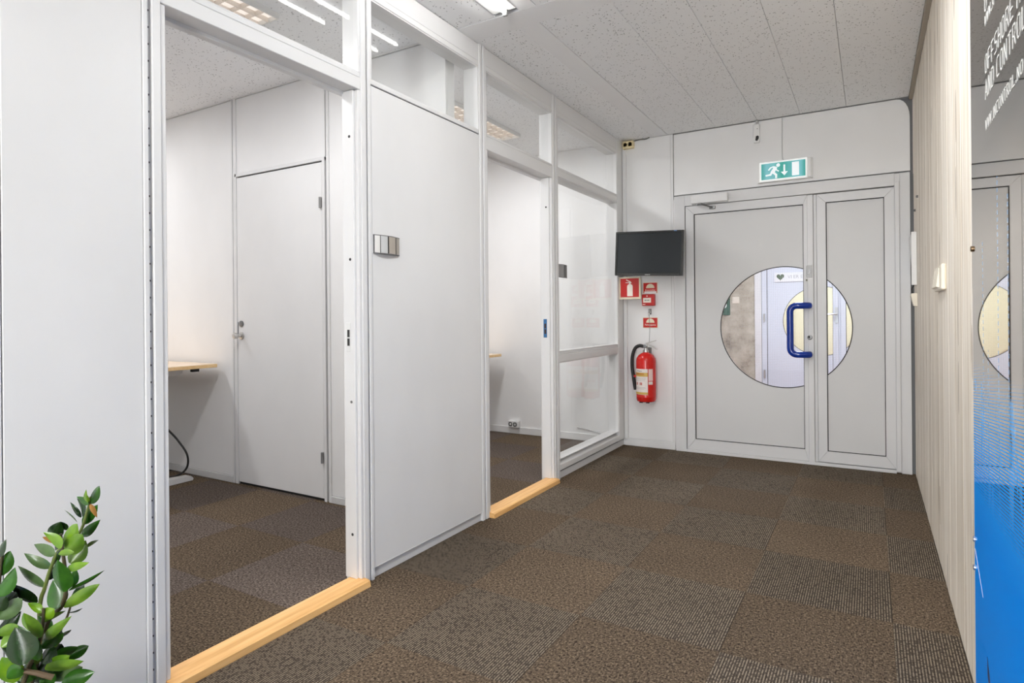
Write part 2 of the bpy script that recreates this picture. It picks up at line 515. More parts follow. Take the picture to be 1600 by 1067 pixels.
# ================================================================== GLAZED PARTITION (wall_left)
XF = -1.828          # front face of the partition
XB = -1.93           # back face
wall = thing('wall_left', kind='structure')
def post(y0, ya, yb, z1=H):
    """steel post: two front flanges with a recessed slotted strip between"""
    bm = NB()
    box(bm, XB, XF - 0.009, ya, yb, 0, z1)
    box(bm, XF - 0.009, XF + 0.003, ya, y0 - 0.006, 0, z1, bev=0.002)
    box(bm, XF - 0.009, XF + 0.003, y0 + 0.006, yb, 0, z1, bev=0.002)
    p = put('post', bm, W_FRAME, wall)
    bm = NB()
    k = 0
    z = 2.578
    while z > 0.06:
        prism(bm, [(y0 + 0.0024 * math.cos(a), z + 0.0034 * math.sin(a)) for a in [i * math.pi / 3 for i in range(6)]], 'yz', XF - 0.0092, XF - 0.0075)
        z -= 0.05
    put('slot_holes', bm, DARK_GAP, p, kind='stuff')
    bm = NB()
    for zz in (2.05, 1.55, 1.06, 0.56, 0.2):
        lathe(bm, [(0.004, 0), (0.004, 0.003), (0.002, 0.004)], (XF + 0.002, y0 - 0.012, zz), 10, 'x')
    return p
P1 = post(1.013, 0.992, 1.045)
P2 = post(1.913, 1.878, 1.936)
P3 = post(2.806, 2.776, 2.842)
P4 = post(3.697, 3.664, 3.733)
put('corner_post', B(XB, XF + 0.002, 4.870, 5.008, 0.06, H), W_FRAME, wall)
# front panels
put('panel', B(XB, XF - 0.001, 0.654, 0.991, 0.045, H - 0.002, bev=0.0015), W_PANEL, wall)
put('panel', B(XB, XF - 0.001, -3.0, 0.651, 0.045, H - 0.002, bev=0.0015), W_PANEL, wall)
put('panel', B(XB, XF, 1.938, 2.774, 0.047, 2.101, bev=0.002), W_PANEL, wall)
put('panel_joint', B(XB + 0.01, XF - 0.008, 1.937, 2.775, 2.101, 2.108), DARK_GAP, wall)
# top beams
for ya, yb in ((1.045, 1.878), (1.936, 2.776), (2.842, 3.664), (3.733, 4.870)):
    bm = NB()
    box(bm, XB, XF - 0.002, ya, yb, 2.503, H - 0.003, bev=0.001)
    box(bm, XB, XF, ya, yb, 2.474, 2.5015, bev=0.002)
    put('top_beam', bm, W_FRAME, wall)
    put('ceiling_joint', B(XB, XF - 0.006, ya, yb, H - 0.004, H), DARK_GAP, wall)
# transom sill rails
bm = NB(); box(bm, XB, XF, 1.936, 2.776, 2.107, 2.127, bev=0.002); put('rail', bm, W_FRAME, wall)
for ya, yb in ((1.045, 1.878), (2.842, 3.664)):           # door headers
    z0 = 2.063 if ya < 2 else 2.038
    bm = NB()
    box(bm, -1.90, XF, ya, yb, z0, 2.112, bev=0.002)
    box(bm, XB, -1.90, ya, yb, z0 - 0.012, 2.112, bev=0.002)
    box(bm, XB, XF - 0.002, ya, yb, 2.1135, 2.135 if ya < 2 else 2.124, bev=0.003)
    put('door_header', bm, W_FRAME, wall)
bm = NB(); box(bm, XB, XF, 3.733, 4.870, 2.060, 2.108, bev=0.003); box(bm, XB, XF - 0.004, 3.733, 4.87, 2.108, 2.124, bev=0.003)
put('rail', bm, W_FRAME, wall)
bm = NB(); box(bm, XB, XF, 3.733, 4.870, 0.796, 0.848, bev=0.003); box(bm, XB, XF - 0.005, 3.733, 4.87, 0.848, 0.868, bev=0.004)
put('rail', bm, W_FRAME, wall)
bm = prism(NB(), [(XF, 0.062), (XF, 0.096), (XF - 0.004, 0.105), (-1.912, 0.132), (XB, 0.134), (XB, 0.062)], 'xz', 3.733, 4.870)
put('bottom_rail', bm, W_FRAME, wall)
# door jamb linings with a rebated stop
def jamb(y_face, ytop, sgn=1):
    bm = NB()
    box(bm, -1.847, XF - 0.001, y_face + sgn * 0.011, y_face + sgn * 0.0275, 0.028, ytop, bev=0.002)
    box(bm, -1.91, -1.847, y_face, y_face + sgn * 0.0275, 0.028, ytop, bev=0.002)
    j = put('door_jamb', bm, W_FRAME, wall)
    return j
J1 = jamb(1.851, 2.06)
J1b = jamb(1.072, 2.06, -1)
J2 = jamb(3.636, 2.036)
J2b = jamb(2.869, 2.036, -1)
def screw_hole(j, y, z, m=DARK_GAP, x=-1.868):
    put('screw_hole', lathe(NB(), [(0.006, 0), (0.006, 0.0015)], (x, y - 0.0012, z), 12, 'y'), m, j)
for z in (1.868, 1.356):
    screw_hole(J1, 1.851, z)
screw_hole(J1, 1.851, 0.762, HINGE); screw_hole(J1, 1.851, 0.21)
screw_hole(J2, 3.636, 1.84, BLACK)
def strike(j, y, z0, z1, m, mk):
    put('strike_plate', B(-1.893, -1.868, y - 0.002, y + 0.001, z0, z1, bev=0.001), m, j)
    d = z1 - z0
    bm = NB()
    for f in (0.36, 0.66):
        zc = z1 - d * f
        box(bm, -1.886, -1.873, y - 0.0028, y - 0.0012, zc - 0.017, zc + 0.014)
    put('strike_slot', bm, mk, j)
strike(J1, 1.851, 0.972, 1.092, mat('strike_white', (0.78, 0.78, 0.77, 1), 0.35), DARK_GAP)
strike(J2, 3.636, 0.968, 1.092, mat('strike_blue_film', srgb(52, 110, 160), 0.3), mat('rusty_slot', srgb(60, 40, 28), 0.7))
# skirting along the partition, a grey shadow gap over it
for ya, yb in ((-3.0, 0.991), (1.937, 2.775), (3.734, 5.008)):
    put('skirting', B(XB, XF - 0.012, ya, yb, 0, 0.046, bev=0.002), W_SKIRT, wall)
put('shadow_gap', B(XB, XF - 0.014, 1.937, 2.775, 0.044, 0.05), GREY_GAP, wall)
put('shadow_gap', B(XB, XF - 0.014, 3.734, 4.87, 0.044, 0.064), GREY_GAP, wall)
put('glazing_bead', B(XF - 0.006, XF + 0.0005, 1.945, 2.768, 0.047, 0.052, bev=0.001), W_FRAME, wall)

def window(n, ya, yb, z0, z1):
    w = thing('window_%d' % n, kind='structure')
    bm = NB()
    t = 0.012
    for (a, b, c, d) in ((ya, ya + t, z0, z1), (yb - t, yb, z0, z1)):
        box(bm, -1.912, XF - 0.0015, a, b, c, d, bev=0.0015)
    for (c, d) in ((z0, z0 + 0.004), (z1 - 0.006, z1)):
        box(bm, -1.912, XF - 0.0045, ya + t, yb - t, c, d)
    put('window_frame', bm, W_FRAME, w)
    put('front_pane', B(-1.8565, -1.8535, ya + 0.001, yb - 0.001, z0 + 0.001, z1 - 0.001), GLASS, w)
    put('rear_pane', B(-1.9275, -1.9245, ya + 0.001, yb - 0.001, z0 + 0.001, z1 - 0.001), GLASS, w)
    return w
window(1, 1.045, 1.878, 2.135, 2.474)
window(2, 1.936, 2.776, 2.127, 2.474)
window(3, 2.842, 3.664, 2.124, 2.474)
window(4, 3.733, 4.870, 2.124, 2.474)
window(5, 3.733, 4.870, 0.868, 2.060)
window(6, 3.733, 4.870, 0.134, 0.796)
# oak thresholds
def threshold(n, ya, yb):
    pts = [(-1.792, 0.0), (-1.796, 0.022), (-1.806, 0.0275), (-1.85, 0.029), (-1.851, 0.0275), (-1.889, 0.0275), (-1.893, 0.0)]
    o = put('trim_%d' % n, prism(NB(), pts, 'xz', ya, yb), OAK)
    tag(o, kind='structure')
threshold(1, 1.046, 1.877)
threshold(2, 2.843, 3.663)

# ================================================================== WALL BETWEEN THE OFFICES
mid = thing('wall_middle', kind='structure')
put('wall_core', B(-6.0, -1.932, 2.63, 2.69, 0, H), W_ROOM, mid)
put('panel', B(-6.0, -3.737, 2.612, 2.63, 0.047, 2.592, bev=0.0015), W_ROOM, mid)
put('panel', B(-3.698, -2.840, 2.612, 2.63, 2.090, 2.592, bev=0.0015), W_ROOM, mid)
put('panel', B(-2.803, -1.932, 2.612, 2.63, 0.043, 2.592, bev=0.0015), W_ROOM, mid)
bm = NB()
for a, b in ((-3.735, -3.722), (-3.714, -3.683)):
    box(bm, a, b, 2.606, 2.63, 0, 2.595, bev=0.001)
put('joint_strip', bm, W_FRAME, mid)
bm = NB(); box(bm, -2.860, -2.838, 2.604, 2.63, 0, 2.085, bev=0.001); box(bm, -2.824, -2.804, 2.606, 2.63, 0, 2.592, bev=0.001)
put('joint_strip', bm, W_FRAME, mid)
put('joint_gap', B(-2.838, -2.822, 2.622, 2.632, 0, 2.592), GREY_GAP, mid)
put('joint_gap', B(-3.7215, -3.7145, 2.622, 2.632, 0, 2.592), GREY_GAP, mid)
put('door_head', B(-3.698, -2.838, 2.606, 2.63, 2.068, 2.0885, bev=0.001), W_FRAME, mid)
put('top_rail', B(-6.0, -1.932, 2.604, 2.63, 2.5945, H), W_FRAME, mid)
put('ceiling_joint', B(-6.0, -1.932, 2.620, 2.631, 2.5905, 2.5945), DARK_GAP, mid)
put('skirting', B(-6.0, -3.737, 2.604, 2.63, 0, 0.045, bev=0.002), W_SKIRT, mid)
put('skirting', B(-2.803, -1.932, 2.604, 2.63, 0, 0.041, bev=0.002), W_SKIRT, mid)
put('door_gap', B(-3.69, -2.85, 2.62, 2.632, 0, 0.02), DARK_GAP, mid)
put('door_gap', B(-3.69, -2.85, 2.622, 2.631, 2.056, 2.068), DARK_GAP, mid)
d1 = thing('door_1', loc=(-3.68, 2.61, 0.013), kind='structure')
put('leaf', B(-3.680, -2.866, 2.609, 2.63, 0.016, 2.059, bev=0.002), painted('office_door_leaf', (0.84, 0.84, 0.84, 1), 0.4), d1)
put('thumb_turn', lathe(NB(), [(0.021, 0), (0.021, -0.006), (0.015, -0.009)], (-3.638, 2.609, 1.078), 18, 'y'), DARKSTEEL, d1, smooth=True)
put('knob', lathe(NB(), [(0.024, 0), (0.024, -0.008), (0.012, -0.012), (0.011, -0.03), (0.018, -0.036), (0.021, -0.05), (0.017, -0.062), (0.006, -0.065)], (-3.638, 2.609, 0.998), 20, 'y'), CHROME, d1, smooth=True)
put('lock_plate', B(-3.675, -3.671, 2.606, 2.609, 1.0, 1.09), DARKSTEEL, d1)
for z0, z1 in ((1.779, 1.845), (0.232, 0.298)):
    put('hinge', lathe(NB(), [(0.009, z0), (0.009, z1)], (-2.871, 2.600, 0), 12), HINGE, d1)

# remaining office and corridor walls
wr = thing('wall_office_rear', kind='structure')
put('panel', B(-6.08, -6.0, -0.3, 5.01, 0, H), W_ROOM, wr)
wn = thing('wall_office_near', kind='structure')
put('panel', B(-6.0, -1.932, -0.28, -0.2, 0, H), W_ROOM, wn)
wf = thing('wall_front', kind='structure')
put('panel', B(-1.93, 0.3, -3.08, -3.0, 0, H), W_END, wf)
w7 = thing('window_7', kind='structure')  # unseen window, added to light the corridor from behind the camera
bm = NB()
for a, b, c_, d_ in ((-0.30, -0.25, 0.1, 2.4), (0.20, 0.25, 0.1, 2.4), (-0.25, 0.20, 0.1, 0.15), (-0.25, 0.20, 2.35, 2.4)):
    box(bm, a, b, -3.0, -2.975, c_, d_, bev=0.003)
put('window_frame', bm, W_FRAME, w7)
put('pane', B(-0.25, 0.20, -2.998, -2.994, 0.15, 2.35), mat('bright_daylight_pane', (0.9, 0.9, 0.9, 1), 0.1, emit=(0.95, 0.975, 1.0, 1), es=1.2), w7)  # glowing pane of the added window

# ================================================================== END WALL with the double door
YE = 5.01
back = thing('wall_back', kind='structure')
put('wall_core', B(-6.0, -1.41, YE + 0.001, YE + 0.07, 0, H), W_END, back)
put('wall_core', B(-1.41, 0.258, YE + 0.02, YE + 0.07, 2.07, H), GREY_GAP, back)
put('wall_core', B(0.236, 0.30, YE + 0.02, YE + 0.07, 0, 2.07), GREY_GAP, back)
put('office_wall', B(-6.0, -1.932, YE - 0.004, YE + 0.001, 0, H), W_ROOM, back)
put('office_skirting', B(-6.0, -1.932, YE - 0.014, YE - 0.004, 0, 0.064, bev=0.003), W_FRAME, back)
put('panel', B(-1.826, -1.415, YE - 0.006, YE + 0.001, 0.066, 2.595, bev=0.001), W_END, back)
put('skirting', B(-1.826, -1.392, YE - 0.012, YE + 0.001, 0, 0.062, bev=0.003), W_FRAME, back)
put('corner_trunking', B(-1.822, -1.792, YE - 0.030, YE - 0.006, 0.06, 2.522, bev=0.002), W_FRAME, back)
put('cover_strip', B(-1.413, -1.392, YE - 0.011, YE + 0.001, 0.0, 2.598, bev=0.002), W_FRAME, back)
pts = [(-1.388, 2.092), (0.240, 2.092)] + [(0.240 - 0.075 + 0.075 * math.cos(a), 2.592 - 0.13 + 0.13 * math.sin(a)) for a in [R(q) for q in range(0, 91, 15)]] + [(-1.388, 2.592)]
put('panel', prism(NB(), pts, 'xz', YE - 0.004, YE + 0.02), W_END, back)

def circle_door(n, Y, frame_m, leaf_m, sheet_m, detail=True):
    """steel double door: wide left leaf, narrow right leaf, one round window across both"""
    d = thing('door_%d' % n, loc=(-0.57, Y, 0), kind='structure')
    fr = NB()
    box(fr, -1.385, -1.298, Y - 0.022, Y + 0.05, 0, 2.08, bev=0.002)
    box(fr, -1.298, 0.147, Y - 0.022, Y + 0.05, 1.994, 2.08, bev=0.002)
    box(fr, 0.177, 0.238, Y - 0.010, Y + 0.05, 0, 2.08, bev=0.002); box(fr, 0.145, 0.18, Y - 0.008, Y + 0.048, 0.005, 2.079)
    box(fr, 0.147, 0.175, Y - 0.026, Y + 0.05, 0.012, 2.02, bev=0.003)
    put('door_frame', fr, frame_m, d)
    put('sill', B(-1.298, 0.147, Y - 0.024, Y + 0.05, 0, 0.022, bev=0.002), frame_m, d)
    gp = NB()
    for a, b, c_, e_ in ((-1.300, -1.289, 0.02, 1.996), (0.141, 0.149, 0.02, 1.996), (-0.366, -0.334, 0.02, 1.996), (-1.289, -0.366, 0.02, 0.03), (-0.334, 0.141, 0.02, 0.034), (-1.289, 0.141, 1.982, 1.996)):
        box(gp, a, b, Y + 0.037, Y + 0.045, c_, e_)
    put('leaf_gap', gp, BLACK, d)
    C, r = (-0.57, 1.012), 0.457
    def leaf(name, x0, x1, px0, px1, z0, z1, pz0, pz1):
        bm = NB()
        # mitred stiles and rails
        for q in (((x0, z0), (px0, pz0), (px0, pz1), (x0, z1)), ((x0, z1), (px0, pz1), (px1, pz1), (x1, z1)),
                  ((x1, z1), (px1, pz1), (px1, pz0), (x1, z0)), ((x1, z0), (px1, pz0), (px0, pz0), (x0, z0))):
            c = Vector((sum(a for a, _ in q) / 4, sum(b for _, b in q) / 4))
            prism(bm, [tuple(c + (Vector(p) - c) * 0.9985) for p in q], 'xz', Y - 0.014, Y + 0.036)
        L = put(name, bm, leaf_m, d)
        return L
    L = leaf('left_leaf', -1.293, -0.402, -1.229, -0.427, 0.024, 1.990, 0.107, 1.924)
    Rr = leaf('right_leaf', -0.338, 0.145, -0.279, 0.086, 0.028, 1.986, 0.107, 1.924)
    put('astragal', B(-0.4015, -0.361, Y - 0.020, Y + 0.03, 0.02, 1.988, bev=0.003), leaf_m, L)
    put('astragal', B(-0.3595, -0.340, Y - 0.010, Y + 0.03, 0.024, 1.988, bev=0.002), leaf_m, L)
    g = 0.006
    def gasket(px0, px1, pz0, pz1, L):
        bm = NB()
        for a, b, c_, e in ((px0, px0 + g, pz0, pz1), (px1 - g * 0.7, px1, pz0, pz1), (px0 + g, px1 - g * 0.7, pz1 - g, pz1), (px0 + g, px1 - g * 0.7, pz0, pz0 + g * 0.7)):
            box(bm, a, b, Y - 0.006, Y + 0.02, c_, e)
        put('gasket', bm, BLACK, L)
    gasket(-1.229, -0.427, 0.107, 1.924, L)
    gasket(-0.279, 0.086, 0.107, 1.924, Rr)
    e = 0.005
    # sheets, each an outline that follows the round opening
    xr = -0.427 - e
    a0 = math.acos((xr - C[0]) / r)
    out = [(xr, 0.107 + e), (xr, C[1] - r * math.sin(a0))] + arc(C[0], C[1], r, -a0, -(2 * math.pi - a0), 56)[1:-1] + [(xr, C[1] + r * math.sin(a0)), (xr, 1.924 - e), (-1.229 + e, 1.924 - e), (-1.229 + e, 0.107 + e)]
    put('sheet', prism(NB(), out, 'xz', Y - 0.002, Y + 0.026), sheet_m, L)
    xl = -0.279 + e
    b0 = math.acos((xl - C[0]) / r)
    out2 = [(xl, 1.924 - e), (xl, C[1] + r * math.sin(b0))] + arc(C[0], C[1], r, b0, -b0, 30)[1:-1] + [(xl, C[1] - r * math.sin(b0)), (xl, 0.107 + e), (0.086 - e, 0.107 + e), (0.086 - e, 1.924 - e)]
    put('sheet', prism(NB(), out2, 'xz', Y - 0.002, Y + 0.026), sheet_m, Rr)
    # ring gaskets and panes
    ringL = [(x, Y - 0.002, z) for x, z in arc(C[0], C[1], r - 0.001, a0, 2 * math.pi - a0, 64)]
    put('window_ring', tube(NB(), ringL, 0.0035, 6), BLACK, L)
    ringR = [(x, Y - 0.002, z) for x, z in arc(C[0], C[1], r - 0.001, b0, -b0, 36)]
    put('window_ring', tube(NB(), ringR, 0.0035, 6), BLACK, Rr)
    put('glass_pane', prism(NB(), arc(C[0], C[1], r - 0.003, a0, 2 * math.pi - a0, 56), 'xz', Y + 0.008, Y + 0.013), WIRED if detail else GLASS, L)
    put('glass_pane', prism(NB(), arc(C[0], C[1], r - 0.003, b0, -b0, 30), 'xz', Y + 0.008, Y + 0.013), WIRED if detail else GLASS, Rr)
    if detail:                                         # the wire mesh cast in the glass
        for LL, lo, hi in ((L, C[0] - r + 0.004, xr), (Rr, xl, C[0] + r - 0.004)):
            bm = NB()
            x = -1.02
            while x < -0.115:
                if lo < x < hi:
                    h = math.sqrt(max(0, (r - 0.004) ** 2 - (x - C[0]) ** 2))
                    box(bm, x - 0.0004, x + 0.0004, Y + 0.0142, Y + 0.015, C[1] - h, C[1] + h)
                x += 0.0127
            z = C[1] - 0.45
            while z < C[1] + 0.45:
                w = math.sqrt(max(0, (r - 0.004) ** 2 - (z - C[1]) ** 2))
                a, b = max(lo, C[0] - w), min(hi, C[0] + w)
                if b > a:
                    box(bm, a, b, Y + 0.0142, Y + 0.015, z - 0.0004, z + 0.0004)
                z += 0.0127
            put('wire_grid', bm, mat('mesh_wire', (0.45, 0.47, 0.5, 1), 0.4), LL, kind='stuff')
    return d, L, Rr
D2, LL, LR = circle_door(2, YE, ALU_FRAME, ALU_FRAME, ALU_PANEL)
# blue pull handle on the left leaf
hx, hy = -0.392, YE - 0.014
hp = [(hx, hy, 1.172), (hx, hy - 0.05, 1.172), (hx - 0.02, hy - 0.066, 1.172), (-0.47, hy - 0.068, 1.172)]
hp += [(-0.47 - 0.045 * math.sin(R(a)), hy - 0.068, 1.127 + 0.045 * math.cos(R(a))) for a in range(15, 91, 15)]
lowh = [(x, y, 0.992 - (z - 0.992)) for x, y, z in hp][::-1]
put('pull_handle', tube(NB(), hp + lowh, 0.0235, 16), BLUE, LL, smooth=True)
put('handle_escutcheon', B(-0.413, -0.376, YE - 0.017, YE - 0.0135, 0.900, 1.148, bev=0.001), mat('pale_lock_plate', (0.70, 0.70, 0.70, 1), 0.35), LL)
bm = NB()
for z in (1.035, 0.965, 0.912):
    lathe(bm, [(0.009, 0), (0.009, -0.002)], (-0.392, YE - 0.0165, z), 12, 'y')
put('lock_hole', bm, BLACK, LL)
put('lock_cylinder', lathe(NB(), [(0.018, 0), (0.018, -0.008), (0.012, -0.010)], (-0.389, YE - 0.016, 0.937), 20, 'y'), HINGE, LL, smooth=True)
put('lock_keyway', lathe(NB(), [(0.008, 0), (0.008, -0.002)], (-0.393, YE - 0.0258, 0.941), 12, 'y'), BLACK, LL)
put('upper_lock', B(-0.408, -0.368, YE - 0.022, YE - 0.014, 1.377, 1.468, bev=0.003), mat('satin_lock', (0.42, 0.42, 0.42, 1), 0.5, 0.3), LL)
put('upper_lock_lever', prism(NB(), [(-0.404, 1.396), (-0.385, 1.41), (-0.380, 1.435), (-0.386, 1.435), (-0.392, 1.414)], 'xz', YE - 0.027, YE - 0.021), DARKSTEEL, LL)
put('lock_label', B(-0.413, -0.372, YE - 0.0155, YE - 0.0135, 1.353, 1.368), mat('label_grey', srgb(128, 128, 116), 0.5), LL)

# ================================================================== LOBBY BEHIND THE DOUBLE DOOR
YF = 9.0
far = thing('wall_lobby_far', kind='structure')
put('concrete_face', B(-2.6, -1.386, YF, YF + 0.15, 0, H), CONCRETE_M, far)
put('concrete_face', B(-1.386, 0.24, YF, YF + 0.15, 2.08, H), CONCRETE_M, far)
put('concrete_face', B(0.24, 1.6, YF, YF + 0.15, 0, H), CONCRETE_M, far)
lw = thing('wall_lobby_side', kind='structure')
put('plaster_face', B(-2.7, -2.6, 5.08, 12.7, 0, H), W_END, lw)
put('plaster_face', B(1.6, 1.7, 5.08, 12.7, 0, H), W_END, lw)
FAR_M = painted('lobby_door_paint', (0.72, 0.76, 0.84, 1), 0.3, 0.02)
D3, FL, FR = circle_door(3, YF, W_FRAME, FAR_M, FAR_M, detail=False)
for z in (1.86, 1.06, 0.29):
    put('hinge', lathe(NB(), [(0.012, z - 0.055), (0.012, z + 0.055)], (-1.262, YF - 0.025, 0), 10), CHROME, FL)
put('lever_handle', tube(NB(), [(-0.385, YF - 0.015, 1.10), (-0.385, YF - 0.07, 1.10), (-0.41, YF - 0.075, 1.10), (-0.50, YF - 0.07, 1.10)], 0.010, 8), CHROME, FL, smooth=True)
put('handle_escutcheon', B(-0.403, -0.367, YF - 0.026, YF - 0.019, 0.98, 1.19, bev=0.002), CHROME, FL)
ws = thing('wall_sticker', 'white banner strip with a green heart on the blue-white door behind the round window', 'sticker', (-0.95, YF - 0.003, 1.6))
put('strip', B(-1.13, -0.50, YF - 0.016, YF - 0.0145, 1.545, 1.668), mat('banner_white', (0.86, 0.87, 0.88, 1), 0.5), ws)
hpts = [(16 * math.sin(t) ** 3, 13 * math.cos(t) - 5 * math.cos(2 * t) - 2 * math.cos(3 * t) - math.cos(4 * t)) for t in [2 * math.pi * k / 28 for k in range(28)]]
put('heart', prism(NB(), [(-1.055 + a * 0.0030, 1.612 + b * 0.0030) for a, b in hpts], 'xz', YF - 0.018, YF - 0.0155), mat('heart_green', srgb(78, 96, 66), 0.5), ws)
put('lettering', text_bm('VI ER EN RE', 0.062, face_south((-0.965, YF - 0.0165, 1.59))), mat('banner_grey', (0.42, 0.45, 0.47, 1), 0.5), ws, kind='stuff')
sw = thing('light_switch', 'small cream light switch on the raw concrete wall behind the round window', 'switch', (-1.635, YF, 1.31))
put('plate', B(-1.683, -1.589, YF - 0.012, YF, 1.264, 1.357, bev=0.004), CREAM, sw)
put('rocker', B(-1.662, -1.610, YF - 0.017, YF - 0.011, 1.284, 1.337, bev=0.003), CREAM, sw)
gs = thing('wall_sign', 'dark green sign on the raw concrete wall, cut off by the round window edge', 'sign', (-1.8, YF, 1.24))
put('plate', B(-1.93, -1.715, YF - 0.014, YF, 1.10, 1.385, bev=0.002), mat('sign_green', srgb(40, 88, 62), 0.4), gs)
put('symbol', prism(NB(), arc(-1.80, 1.24, 0.045, R(200), R(380), 10), 'xz', YF - 0.016, YF - 0.0135), mat('sign_white', (0.8, 0.85, 0.82, 1), 0.5), gs)
le = thing('wall_lobby_end', kind='structure')
put('plaster_face', B(-2.6, 1.6, 12.7, 12.8, 0, H), mat('pale_yellow_plaster', srgb(238, 238, 222), 0.6), le)
put('round_panel', prism(NB(), arc(-0.9, 1.05, 0.75, 0, 2 * math.pi * 39 / 40, 39), 'xz', 12.68, 12.7), mat('pale_green_plaster', srgb(224, 224, 204), 0.6), le)

# ================================================================== BOARDED WALL (right) and the printed panel
XR = 0.258
wright = thing('wall_right', kind='structure')
put('wall_core', B(XR + 0.02, XR + 0.12, -3.0, 5.01, 0, H), GREY_GAP, wright)
y = 5.004
k = 0
while y > 2.05:
    w = [0.098, 0.112, 0.09, 0.104][k % 4]
    dx = [0.0, 0.0004, 0.0001, 0.0005][(k * 7) % 4]
    put('board', B(XR + dx, XR + 0.02, y - w + 0.0004, y - 0.0004, 0, H - 0.022, bev=0.0006), PALE, wright)
    y -= w; k += 1
put('board', B(XR + 0.006, XR + 0.02, -3.0, y, 0, H), PALE, wright)
# printed glossy panel
m, n, l, p = new_mat('printed_acrylic')
g = node(n, 'ShaderNodeNewGeometry'); s = node(n, 'ShaderNodeSeparateXYZ'); l.new(g.outputs['Position'], s.inputs[0])
Yc, Zc = s.outputs[1], s.outputs[2]
dark_k = ramp(n, l, math_(n, l, 'MULTIPLY', Zc, 1 / 2.6), [(1.28 / 2.6, (0, 0, 0)), (1.52 / 2.6, (1, 1, 1))])
# hatch: slanted lines that thicken downwards into solid blue
ph = math_(n, l, 'ADD', math_(n, l, 'MULTIPLY', Zc, 130.0), math_(n, l, 'MULTIPLY', Yc, 13.0))
fr = math_(n, l, 'FRACT', ph)
thick = math_(n, l, 'DIVIDE', math_(n, l, 'SUBTRACT', 0.98, Zc), 0.36)
hat = math_(n, l, 'LESS_THAN', fr, thick)
nz = node(n, 'ShaderNodeTexNoise', i_Scale=1.0, i_Detail=2.0)
mpv = node(n, 'ShaderNodeMapping'); mpv.inputs['Scale'].default_value = (1, 16, 5); l.new(g.outputs['Position'], mpv.inputs[0]); l.new(mpv.outputs[0], nz.inputs['Vector'])
blot = math_(n, l, 'MULTIPLY', math_(n, l, 'GREATER_THAN', nz.outputs['Fac'], 0.60), math_(n, l, 'LESS_THAN', Zc, 0.93))
# dotted vertical lines
vl = None
for yy, top in ((1.955, 1.30), (1.74, 1.42), (1.88, 1.02), (1.62, 1.36)):
    near = math_(n, l, 'LESS_THAN', math_(n, l, 'ABSOLUTE', math_(n, l, 'SUBTRACT', Yc, yy)), 0.007)
    dots = math_(n, l, 'LESS_THAN', math_(n, l, 'FRACT', math_(n, l, 'MULTIPLY', Zc, 60.0)), 0.6)
    a = math_(n, l, 'MULTIPLY', math_(n, l, 'MULTIPLY', near, dots), math_(n, l, 'LESS_THAN', Zc, top))
    vl = a if vl is None else math_(n, l, 'MAXIMUM', vl, a)
blue_k = math_(n, l, 'MAXIMUM', math_(n, l, 'MAXIMUM', hat, math_(n, l, 'MULTIPLY', blot, 0.6)), math_(n, l, 'MULTIPLY', vl, 0.45))
blue = ramp(n, l, math_(n, l, 'MULTIPLY', Zc, 1 / 2.6), [(0.55 / 2.6, (0.0, 0.29, 1.0)), (0.95 / 2.6, (0.05, 0.45, 1.0))])
mirror_col = mixc(n, l, dark_k, (0.80, 0.74, 0.66, 1), (0.19, 0.19, 0.18, 1))
l.new(mixc(n, l, blue_k, mirror_col, blue), p.inputs['Base Color'])
l.new(math_(n, l, 'MULTIPLY_ADD', blue_k, -0.86, 1.0), p.inputs['Metallic'])
p.inputs['Roughness'].default_value = 0.015
p.inputs['IOR'].default_value = 1.012
PRINT = m
pn = thing('printed_sign', 'tall glossy panel on the boarded wall, grey with white lettering above and blue below', 'sign', (XR, 1.0, 0.0))
XP = 0.247
put('panel', B(XP, XR - 0.001, -0.62, 2.139, 0.012, H - 0.01, bev=0.0006), PRINT, pn)
BOLT_M = mat('bolt_steel', (0.7, 0.7, 0.72, 1), 0.3, 1.0)
for z, mm in ((1.291, mat('bolt_brass', srgb(120, 100, 78), 0.35, 0.8)), (0.478, BOLT_M), (0.399, BOLT_M)):
    put('bolt', lathe(NB(), [(0.008, 0.0), (0.008, -0.004), (0.006, -0.005)], (XP, 2.129, z), 16, 'x'), mm, pn, smooth=True)
put('crack_mark', prism(NB(), [(2.131, 0.452), (2.124, 0.452), (1.99, 0.37)], 'yz', XP - 0.0008, XP - 0.0002), mat('print_white', (0.85, 0.85, 0.85, 1), 0.5), pn)
put('dark_lettering', prism(prism(prism(NB(), [(1.93, 0.245), (1.925, 0.20), (1.87, 0.155), (1.90, 0.215)], 'yz', XP - 0.0008, XP - 0.0002), [(1.87, 0.18), (1.87, 0.12), (1.80, 0.07), (1.84, 0.14)], 'yz', XP - 0.0008, XP - 0.0002), [(1.80, 0.10), (1.80, 0.055), (1.70, 0.02), (1.74, 0.075)], 'yz', XP - 0.0008, XP - 0.0002), mat('print_navy', (0.01, 0.04, 0.14, 1), 0.4), pn)
